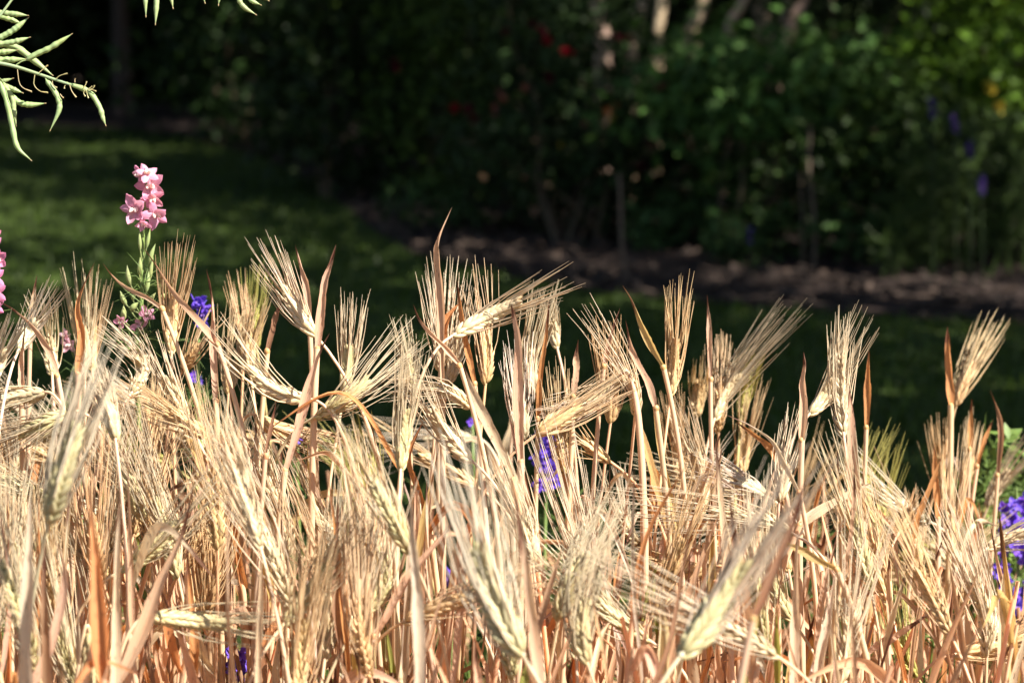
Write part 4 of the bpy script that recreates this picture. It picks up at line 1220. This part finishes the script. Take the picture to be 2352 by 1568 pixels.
SHOOTS = [
    ([(1016, 890), (1014, 700), (1006, 590), (1010, 545), (1038, 476)], 2.10, 20, 'k', .12, (.2, 1.3), 'tallest shoot, its twisted orange-tan leaf rising to a point above every ear'),
    ([(728, 800), (738, 720), (748, 650), (760, 610), (772, 562)], 2.05, 22, 'k', .55, (0, .9), 'upright pink-tan leaf with dark brown tip just behind the leaning golden ear'),
    ([(712, 760), (704, 660), (692, 610), (678, 563)], 2.15, 17, 'k', .3, (.3, .9), 'short leaf tip standing behind the awns of the leaning golden ear'),
    ([(180, 858), (186, 770), (180, 705), (196, 650), (218, 602)], 2.08, 22, 'o', .5, (0, 1.2), 'twisted orange leaf with dark tip standing among the ears below the seed pods'),
    ([(372, 708), (340, 685), (290, 660), (258, 632), (236, 604)], 2.10, 14, 'k', .5, (.2, .8), 'narrow leaf crossing the pink larkspur stem slantwise, brown at its tip'),
    ([(500, 790), (460, 742), (400, 672), (360, 610), (325, 563)], 2.06, 17, 'k', .55, (0, .7), 'long slanting leaf crossing in front of the upright awn fan'),
    ([(132, 862), (112, 805), (80, 755), (40, 718), (-4, 690)], 2.05, 17, 'k', .6, (0, .9), 'arching brown-tipped leaf reaching the picture edge under the cut-off pink larkspur'),
    ([(50, 900), (52, 830), (58, 745)], 2.07, 20, 'k', .5, (0, .5), 'short broad upright leaf under the arching brown-tipped leaf'),
    ([(70, 760), (78, 690), (85, 632)], 2.2, 15, 'k', .6, (.1, .6), 'small pointed leaf standing above the whitish fan near the picture edge'),
    ([(496, 920), (490, 790), (492, 730), (486, 670), (474, 618)], 2.06, 20, 'k', .55, (0, 1.4), 'upright folded leaf with brown tip beside the violet larkspur tip'),
    ([(655, 1080), (690, 960), (718, 860), (740, 800), (757, 766)], 2.0, 21, 'k', .6, (.1, .5), 'long leaning leaf crossing behind the left-pointing ear, dark red tip'),
    ([(615, 805), (630, 740), (640, 712), (648, 690)], 2.1, 16, 'b', .7, (0, .5), 'short dark-edged leaf between the awn fan and the leaning golden ear'),
    ([(610, 1045), (622, 985), (636, 918)], 1.95, 10, 'b', .6, (0, .5), 'thin brown leaf tip over the pale ear that nods to the right'),
    ([(1056, 838), (1030, 805), (1000, 775), (965, 735), (950, 700)], 2.05, 15, 'k', .6, (0, .9), 'slanting pinkish leaf running up to a brown hook left of the wind-swept ear'),
    ([(1090, 880), (1070, 780), (1058, 700), (1049, 640)], 2.12, 17, 'o', .5, (0, .6), 'bright orange upright leaf with brown tip behind the wind-swept ear'),
    ([(1016, 800), (1022, 750), (1035, 720), (1056, 695)], 2.16, 18, 'o', .15, (0, .4), 'short broad orange leaf tucked beside the tallest shoot'),
    ([(1196, 1060), (1190, 890), (1192, 800), (1184, 740), (1174, 698)], 1.98, 24, 'k', .45, (0, .6), 'broad upright pink-tan leaf with curled dark tip right of the wind-swept ear'),
    ([(1180, 1100), (1140, 1010), (1105, 940), (1080, 880), (1060, 828)], 1.9, 24, 'c', .35, (0, .4), 'broad pale leaf leaning left in the middle of the barley'),
    ([(1236, 960), (1242, 860), (1255, 770), (1262, 682)], 2.14, 15, 'o', .6, (.1, .6), 'orange-brown leaf standing behind the awn tips of the wind-swept ear'),
    ([(1318, 910), (1322, 860), (1324, 820), (1328, 780)], 2.1, 17, 'k', .6, (0, .5), 'small upright pink leaf behind the curved ear over the dark gap'),
    ([(1506, 936), (1488, 880), (1462, 830), (1448, 790), (1437, 735)], 2.08, 18, 'k', .4, (0, .8), 'leaf bent at its collar above the two yellow slanting stalks'),
    ([(1524, 842), (1500, 800), (1476, 750), (1452, 690), (1430, 655)], 2.12, 17, 'y', .7, (.1, .9), 'brown mottled leaf slanting left in front of the dark mulch'),
    ([(1388, 840), (1402, 780), (1424, 708)], 2.12, 13, 'k', .6, (0, .6), 'short sharp leaf above the drooping cream ear'),
    ([(1632, 870), (1630, 790), (1628, 730), (1624, 677)], 2.25, 13, 'k', .5, (0, .5), 'thin upright leaf in front of the bundled ears before the mulch'),
    ([(1842, 1010), (1846, 930), (1844, 880), (1850, 840), (1846, 808)], 2.06, 20, 'k', .5, (0, .9), 'upright brown-edged leaf left of the bright cream ear'),
    ([(1836, 1130), (1800, 1060), (1772, 1010), (1720, 975), (1668, 952)], 2.02, 13, 'w', .5, (.4, 1.5), 'thin whitish leaf arching left over orange leaves'),
    ([(1792, 1072), (1770, 1030), (1735, 1000), (1690, 968)], 2.1, 17, 'o', .3, (0, .5), 'orange leaf lying behind the thin whitish arching leaf'),
    ([(1990, 980), (1994, 880), (1996, 800)], 2.3, 15, 'o', .3, (0, .5), 'orange leaf tip behind the bright cream ear'),
    ([(2184, 930), (2182, 860), (2178, 800), (2176, 750)], 2.45, 20, 'o', .5, (0, .8), 'orange leaf with brown tip beside the farthest upright ear'),
    ([(2228, 1030), (2230, 970), (2232, 915)], 2.5, 13, 'o', .6, (0, .5), 'small orange leaf tip below the farthest upright ear'),
    ([(2292, 1090), (2300, 1010), (2294, 950), (2274, 895)], 2.5, 14, 'b', .4, (0, 1.0), 'curved brown leaf standing alone near the green plants'),
    ([(2245, 1070), (2262, 1010), (2282, 962)], 2.5, 11, 'o', .4, (0, .5), 'leaning orange leaf tip beside the curved brown leaf'),
    ([(265, 1580), (330, 1440), (372, 1330), (420, 1225), (446, 1108)], 1.6, 32, 'k', .55, (0, .5), 'broad leaning leaf with a dark brown patch across the olive ears'),
    ([(64, 1700), (62, 1500), (66, 1300), (72, 1120)], 1.36, 36, 'w', .0, (0, .2), 'blurred whitish upright blade close to the camera at the picture edge'),
    ([(262, 1620), (266, 1480), (270, 1300), (276, 1130)], 1.5, 28, 'c', .3, (0, .3), 'blurred cream blade standing before the olive ears'),
    ([(964, 1700), (962, 1500), (954, 1300), (943, 1125)], 1.42, 36, 'w', .0, (0, .2), 'blurred whitish blade standing in the middle of the bottom edge'),
    ([(860, 1460), (930, 1340), (1000, 1250), (1058, 1178)], 1.75, 20, 'k', .5, (0, .4), 'brownish leaf slanting right behind the blurred whitish blade'),
    ([(1250, 1640), (1226, 1450), (1205, 1280), (1182, 1135)], 1.42, 26, 'k', .6, (0, .5), 'blurred pinkish upright leaf with dark tip right of the large whitish ear'),
    ([(1822, 1640), (1824, 1480), (1828, 1350), (1832, 1225)], 1.72, 28, 'c', .1, (0, .3), 'wide cream blade standing beside the grey-olive ear'),
    ([(1966, 1320), (1962, 1150), (1956, 1000), (1950, 890)], 1.95, 32, 'k', .2, (0, .3), 'wide smooth pink-tan upright blade below the bright cream ear'),
    ([(1862, 1640), (1886, 1500), (1905, 1400), (1922, 1306)], 1.75, 22, 'w', .0, (0, .2), 'leaning whitish blade ending at a bent collar'),
    ([(1922, 1306), (1880, 1285), (1830, 1258), (1790, 1240)], 1.76, 20, 'y', .2, (0, .3), 'leaf bent over at its collar, pointing back over the wide cream blade'),
    ([(1836, 1206), (1880, 1175), (1940, 1140), (2002, 1108)], 2.05, 24, 'c', .1, (.2, .9), 'cream leaf bent sideways in front of the wide pink-tan blade'),
    ([(1866, 1560), (1880, 1420), (1905, 1300), (1938, 1188)], 1.9, 15, 'k', .5, (0, .5), 'narrow leaning leaf with black tip beside the wide pink-tan blade'),
    ([(2042, 1460), (2044, 1380), (2042, 1310), (2046, 1252)], 2.0, 15, 'k', .6, (0, .6), 'small upright leaf with a hollow dark tip'),
    ([(1990, 1500), (2040, 1470), (2090, 1440), (2142, 1402)], 1.95, 20, 'k', .7, (0, .4), 'leaf reaching out level with brown spotted tip'),
    ([(1730, 1420), (1770, 1330), (1815, 1220), (1856, 1085)], 1.2, 26, 'b', .6, (0, .3), 'blurred dark-edged leaf along the huge olive ear close to the camera'),
    ([(1476, 1430), (1488, 1370), (1500, 1325), (1516, 1288)], 1.95, 17, 'g', .0, (0, .4), 'single green leaf among the dry straw'),
    ([(2318, 1480), (2310, 1380), (2292, 1290), (2275, 1204)], 1.98, 16, 'k', .5, (0, .5), 'narrow dark-tipped leaf just right of the bright white ear'),
    ([(236, 1230), (236, 1170), (242, 1108)], 2.0, 14, 'g', .0, (0, .4), 'short yellow-green blade between olive ears'),
    ([(2302, 1640), (2300, 1500), (2302, 1380), (2306, 1310)], 1.9, 18, 'c', .0, (0, .2), 'cream stalk with bent top at the picture edge below the white ear'),
    ([(2100, 1240), (2110, 1180), (2140, 1110), (2164, 1045)], 2.3, 15, 'o', .2, (0, .5), 'orange leaf leaning right above the broken tawny ear'),
    ([(2155, 1190), (2150, 1100), (2145, 1020)], 2.4, 18, 'o', .2, (0, .5), 'dense orange leaf standing between blurred golden ears'),
    ([(2000, 1580), (1985, 1480), (1960, 1400)], 1.95, 14, 'b', .7, (0, .5), 'dark curved leaf below the small upright leaf'),
    ([(1180, 1640), (1206, 1560), (1212, 1500)], 1.6, 20, 'g', .0, (0, .4), 'blurred green blade at the foot of the large whitish ear'),
    ([(1100, 1660), (1098, 1560), (1092, 1460)], 1.55, 20, 'k', .6, (0, .4), 'blurred pinkish blade with dark tip at the bottom edge'),
    ([(1040, 1580), (1055, 1430), (1062, 1290), (1056, 1180)], 1.7, 18, 'k', .7, (0, .4), 'dark brownish upright blade left of the large whitish ear'),
    ([(1470, 1640), (1530, 1500), (1560, 1360), (1590, 1190)], 1.5, 17, 'b', .3, (0, .5), 'blurred thin brown leaf rising toward the huge olive ear'),
    ([(1300, 1420), (1310, 1330), (1330, 1250)], 1.85, 15, 'k', .6, (0, .5), 'brown-tipped leaf behind the fuzzy olive ear'),
    ([(985, 1200), (965, 1130), (940, 1050), (975, 960)], 2.15, 20, 'o', .3, (0, 1.0), 'bright orange crumpled leaf in the heart of the barley'),
    ([(590, 1640), (596, 1480), (600, 1380), (600, 1275)], 1.56, 18, 'c', .0, (0, .1), 'thick pale stalk holding the upright cream ear close to the camera'),
    ([(30, 1640), (110, 1500), (150, 1330), (125, 1230)], 1.5, 26, 'k', .1, (0, .4), 'blurred pinkish blade bowing left by the olive ear at the edge'),
    ([(1560, 1235), (1540, 1140), (1515, 1020), (1500, 935)], 2.1, 15, 'y', .0, (0, .2), 'straight yellow stalk slanting over the dark gap'),
    ([(1552, 1260), (1515, 1140), (1480, 1010), (1462, 950)], 2.12, 17, 'y', .0, (0, .2), 'second yellow stalk, lower of the pair slanting over the dark gap'),
]
for it in SHOOTS:
    pts, d, w, c, tip, tw, txt = it[:7]
    shoot(pts, d, w, c, tip, tw, txt, extra=1 if d > 1.7 else 0)

# the rest of the stand
GAPS = [(1205, 985, 1375, 1240), (1440, 960, 1500, 1200), (645, 1120, 705, 1260), (505, 1485, 572, 1600), (1320, 900, 1400, 1000)]
n_fill = 0
tries = 0
while n_fill < 76 and tries < 3000:
    tries += 1
    x = R(-130, 2480)
    y = 1660 - (1660 - 950) * R(0, 1) ** .8
    f = np.clip((y - 950) / 700, 0, 1)
    d = 2.62 - 1.15 * f + R(-.25, .22)
    if n_fill > 50:                      # the back rows, just under the skyline of ears
        y = skyline(x) + R(110, 270)
        d = R(2.25, 2.7)
    d = max(1.36, d)
    ang = R(-.38, .38) if R(0, 1) < .72 else R(-1.7, 1.7)
    Lp = R(.055, .078) * FPX / d
    La = R(.085, .12) * FPX / d
    t = (x + math.sin(ang) * Lp, y - math.cos(ang) * Lp)
    a2 = ang + R(-.2, .2)
    a = (t[0] + math.sin(a2) * La, t[1] - math.cos(a2) * La)
    if a[1] < skyline(a[0]) + 10 or t[1] < skyline(t[0]) + 40:
        continue
    if any(g[0] < q[0] < g[2] and g[1] < q[1] < g[3] for g in GAPS for q in ((x, y), t, a, (x, y + 90))):
        continue
    if d < 1.6 and R(0, 1) < .7:
        continue
    tone = random.choices(['p', 'g', 'w', 'o', 't', 'y'], [5, 5, 1.2, 3, 2.2, .7])[0]
    plant((x, y), t, a, d, tone, R(.10, .2), nleaf=3, nodes=20)
    n_fill += 1
# bare shoots between them
n_fill = 0
while n_fill < 96:
    x = R(-130, 2480)
    y = R(1080, 1640)
    d = np.clip(2.5 - .8 * (y - 1080) / 560 + R(-.25, .25), 1.55, 2.8)
    if y < skyline(x) + 120 or any(g[0] < x < g[2] and g[1] - 60 < y < g[3] for g in GAPS):
        continue
    P0 = at(x, y, d)
    g = np.array([P0[0] + R(-.05, .05), P0[1] + R(-.03, .05), .016])
    root = thing('barley_shoot', None, 'barley shoot', g, 'leafy barley shoots without a visible ear')
    path = stem_mesh(root, g, P0, np.array([R(-.3, .3), 0, 1.0]), jit((0.72, 0.50, 0.31), .1), r0=.0034, r1=R(.002, .0034), sheath=True)
    for s_ in (.5, .64, .8, .97):
        random_leaf(root, path, s_, wide=R(.005, .0115))
    PLANTS.append(dict(root=root, px=(x, y), v=(0, -1), d=d, tone='p', kind='shoot', word=None, L=60))
    n_fill += 1

# tangled lower straw: dead leaves and broken stalks nobody could count
mb = MB()
for j in range(1700):
    y = R(1.25, 3.0)
    x = R(-.335, .335) * y
    z = R(.02, .62 if y < 2.4 else .45)
    p = np.array([x, y, z])
    a = R(0, 6.283)
    out = np.array([math.cos(a), math.sin(a), 0])
    L = R(.10, .26)
    k = R(0, 1)
    if k < .6:
        pts = [p, p + out * .03 + [0, 0, L * .5], p + out * L * .3 + [0, 0, L * .9]]
    elif k < .85:
        pts = [p, p + out * L * .35 + [0, 0, L * .3], p + out * L * .8 + [0, 0, L * R(-.2, .25)]]
    else:
        pts = [p, p + out * L * .5 + [0, 0, R(-.02, .02)], p + out * L + [0, 0, R(-.06, .06)]]
    pj = [project(q) for q in pts]
    if any(q[1] < skyline(q[0]) + 140 for q in pj):
        continue
    if any(g[0] < q[0] < g[2] and g[1] < q[1] < g[3] for q in pj for g in GAPS):
        continue
    ribbon(mb, spline(pts, 10), R(.004, .011), nrm(np.array([R(-1, 1), -1, R(-.5, .8)])), twist=(R(-.6, .6), R(-2, 2)), fold=R(.1, .7), cross=4)
for j in range(640):
    y = R(1.2, 3.0)
    x = R(-.335, .335) * y
    h = R(.35, .72)
    top = np.array([x + R(-.12, .12), y + R(-.06, .06), h])
    q = project(top)
    if q[1] < skyline(q[0]) + 120 or any(g[0] < q[0] < g[2] and g[1] - 80 < q[1] < g[3] + 60 for g in GAPS):
        continue
    tube(mb, spline([np.array([x, y, .016]), np.array([x, y, h * .5]) + [R(-.02, .02), 0, 0], top], 9), np.linspace(.0038, .0022, 9), 6)
tag(mb.build('dry_straw', M_STRAW, color=(0.70, 0.44, 0.27)), 'tangle of dry barley leaves and stalks low in the bed', 'straw', kind='stuff')
# green larkspur foliage growing through the straw
mb = MB()
for j in range(460):
    y = R(1.7, 3.15)
    x = R(-.335, .335) * y if R(0, 1) < .7 else R(.17, .30) * y
    p = np.array([x, y, R(.06, .55)])
    q = project(p + [0, 0, .05])
    if q[1] < skyline(q[0]) + 90:
        continue
    tube(mb, spline([np.array([x, y, .016]), p * [1, 1, .5] + [R(-.02, .02), 0, 0], p], 6), .0014, 5)
    for k in range(4):
        feather(mb, p - [0, 0, R(0, .15)], 11, .045, .0009)
tag(mb.build('larkspur_leaves', M_FEATHER, color=(0.17, 0.26, 0.06)), 'feathery green larkspur foliage between the straw stalks', 'foliage', kind='stuff')
mb = MB()
for j in range(60):
    px = R(2230, 2400)
    p = at(px, R(1010, 1500), R(2.7, 3.1))
    g = p.copy()
    g[2] = .016
    tube(mb, spline([g, (g + p) / 2 + [R(-.02, .02), 0, 0], p], 6), .0016, 5)
    for k in range(6):
        feather(mb, p - [0, 0, R(0, .12)], 11, .05, .0011)
    P, nn = clump_points(p, (.02, .02, .02), 3, 3, .012)
    leaf_cards(mb, P, nn, .022, .5)
tag(mb.build('green_undergrowth', M_FEATHER, color=(0.16, 0.25, 0.06)), 'light green leafy plants behind the barley beside the broad violet larkspur', 'undergrowth', kind='stuff')

# ------------------------------------------------------------------ labels for the barley plants
MARKS = [('the pink larkspur spire', 330, 470), ('the pink larkspur pods', 320, 660), ('the violet larkspur tip', 455, 715), ('the tallest twisted leaf', 1012, 600), ('the wind-swept cream ear', 1110, 735),
         ('the leaning golden ear', 695, 725), ('the left-pointing cream ear', 650, 887), ('the violet flowers in the dark gap', 1255, 1060), ('the curled broken ear', 1380, 1040), ('the two yellow slanting stalks', 1520, 1080),
         ('the bundled ears by the mulch', 1665, 920), ('the farthest upright ear', 2212, 890), ('the broad violet larkspur', 2332, 1290), ('the huge olive blurred ear', 1640, 1400), ('the large whitish blurred ear', 1150, 1400),
         ('the whitish blurred blade', 952, 1300), ('the level olive ear', 430, 1423), ('the dark-patched leaf', 400, 1280), ('the wide pink-tan blade', 1955, 1080), ('the bright white ear', 2280, 1425),
         ('the cream ear close up', 575, 1180), ('the whitish edge blade', 66, 1300), ('the whitish close ear', 140, 1100), ('the level brown-spotted leaf', 2090, 1440), ('the orange crumpled leaf', 960, 1080), ('the drooping end-on ear', 215, 1520), ('the broken tawny ear', 2075, 1200), ('the wide cream blade', 1828, 1400)]


def pose(v):
    a = math.degrees(math.atan2(v[0], -v[1]))
    if abs(a) < 14:
        return 'upright'
    if abs(a) < 52:
        return 'right-leaning' if a > 0 else 'left-leaning'
    if abs(a) < 112:
        return 'level right-pointing' if a > 0 else 'level left-pointing'
    return 'drooping'


def rel(px, m):
    dx, dy = px[0] - m[1], px[1] - m[2]
    dist = math.hypot(dx, dy)
    if dist < 45:
        return 'right beside', dist
    if abs(dx) > abs(dy) * 1.2:
        return ('right of' if dx > 0 else 'left of'), dist
    return ('below' if dy > 0 else 'above'), dist


ORD = ['nearest', 'second nearest', 'third nearest', 'fourth nearest', 'fifth nearest', 'sixth nearest', 'seventh nearest', 'eighth nearest', 'ninth nearest', 'tenth nearest']
OWN = {   # the ears that serve as landmarks describe themselves
    'the wind-swept cream ear': 'wind-swept cream barley ear slanting right behind the hooked brown leaf, against the dark mulch',
    'the leaning golden ear': 'plump cream barley ear leaning left over the lawn beside an upright brown-tipped leaf',
    'the left-pointing cream ear': 'cream barley ear pointing left, long awns spread towards the violet larkspur tip',
    'the curled broken ear': 'curled broken barley ear with ragged short awns over the dark gap',
    'the farthest upright ear': 'lone golden barley ear farthest to the right edge, beside an orange leaf',
    'the huge olive blurred ear': 'huge blurred olive barley ear close to the camera, whitish awns slanting right',
    'the large whitish blurred ear': 'large blurred whitish barley ear slanting left, in the middle of the bottom edge',
    'the level olive ear': 'olive barley ear lying level, pointing right across the pale stalks',
    'the bright white ear': 'bright whitish barley ear in full sun left of the broad violet larkspur',
    'the cream ear close up': 'upright cream barley ear on a thick pale stalk close to the camera',
    'the whitish close ear': 'blurred whitish barley ear close to the camera under the cut-off pink larkspur',
    'the drooping end-on ear': 'drooping olive barley ear hanging end-on at the bottom edge',
    'the broken tawny ear': 'short broken tawny barley ear with ragged awns near the broad violet larkspur',
}
own = {}
for m in MARKS:
    if m[0] in OWN:
        q = min((p for p in PLANTS if p['kind'] == 'ear' and id(p) not in own), key=lambda p: math.hypot(p['px'][0] - m[1], p['px'][1] - m[2]))
        own[id(q)] = OWN[m[0]]
        q['root']['label'] = OWN[m[0]]
groups = {}
for p in PLANTS:
    if id(p) in own:
        continue
    foc = 'close blurred ' if p['d'] < 1.5 else ('' if p['d'] < 2.36 else 'blurred back ')
    rs = sorted([(rel(p['px'], m)[1], rel(p['px'], m)[0], m[0]) for m in MARKS])
    p['dist'], r_, mk = rs[0]
    what = f"{foc}{TONE_WORD[p['tone']]} {pose(p['v'])} barley ear" if p['kind'] == 'ear' else f"{foc}earless leafy barley shoot"
    groups.setdefault((what, f"{r_} {mk}"), []).append(p)
for (what, where), ps in groups.items():
    ps.sort(key=lambda p: p['dist'])
    for i, p in enumerate(ps):
        p['root']['label'] = f"{what} {where}" if len(ps) == 1 else f"{ORD[min(i, 9)]} {what} {where}"
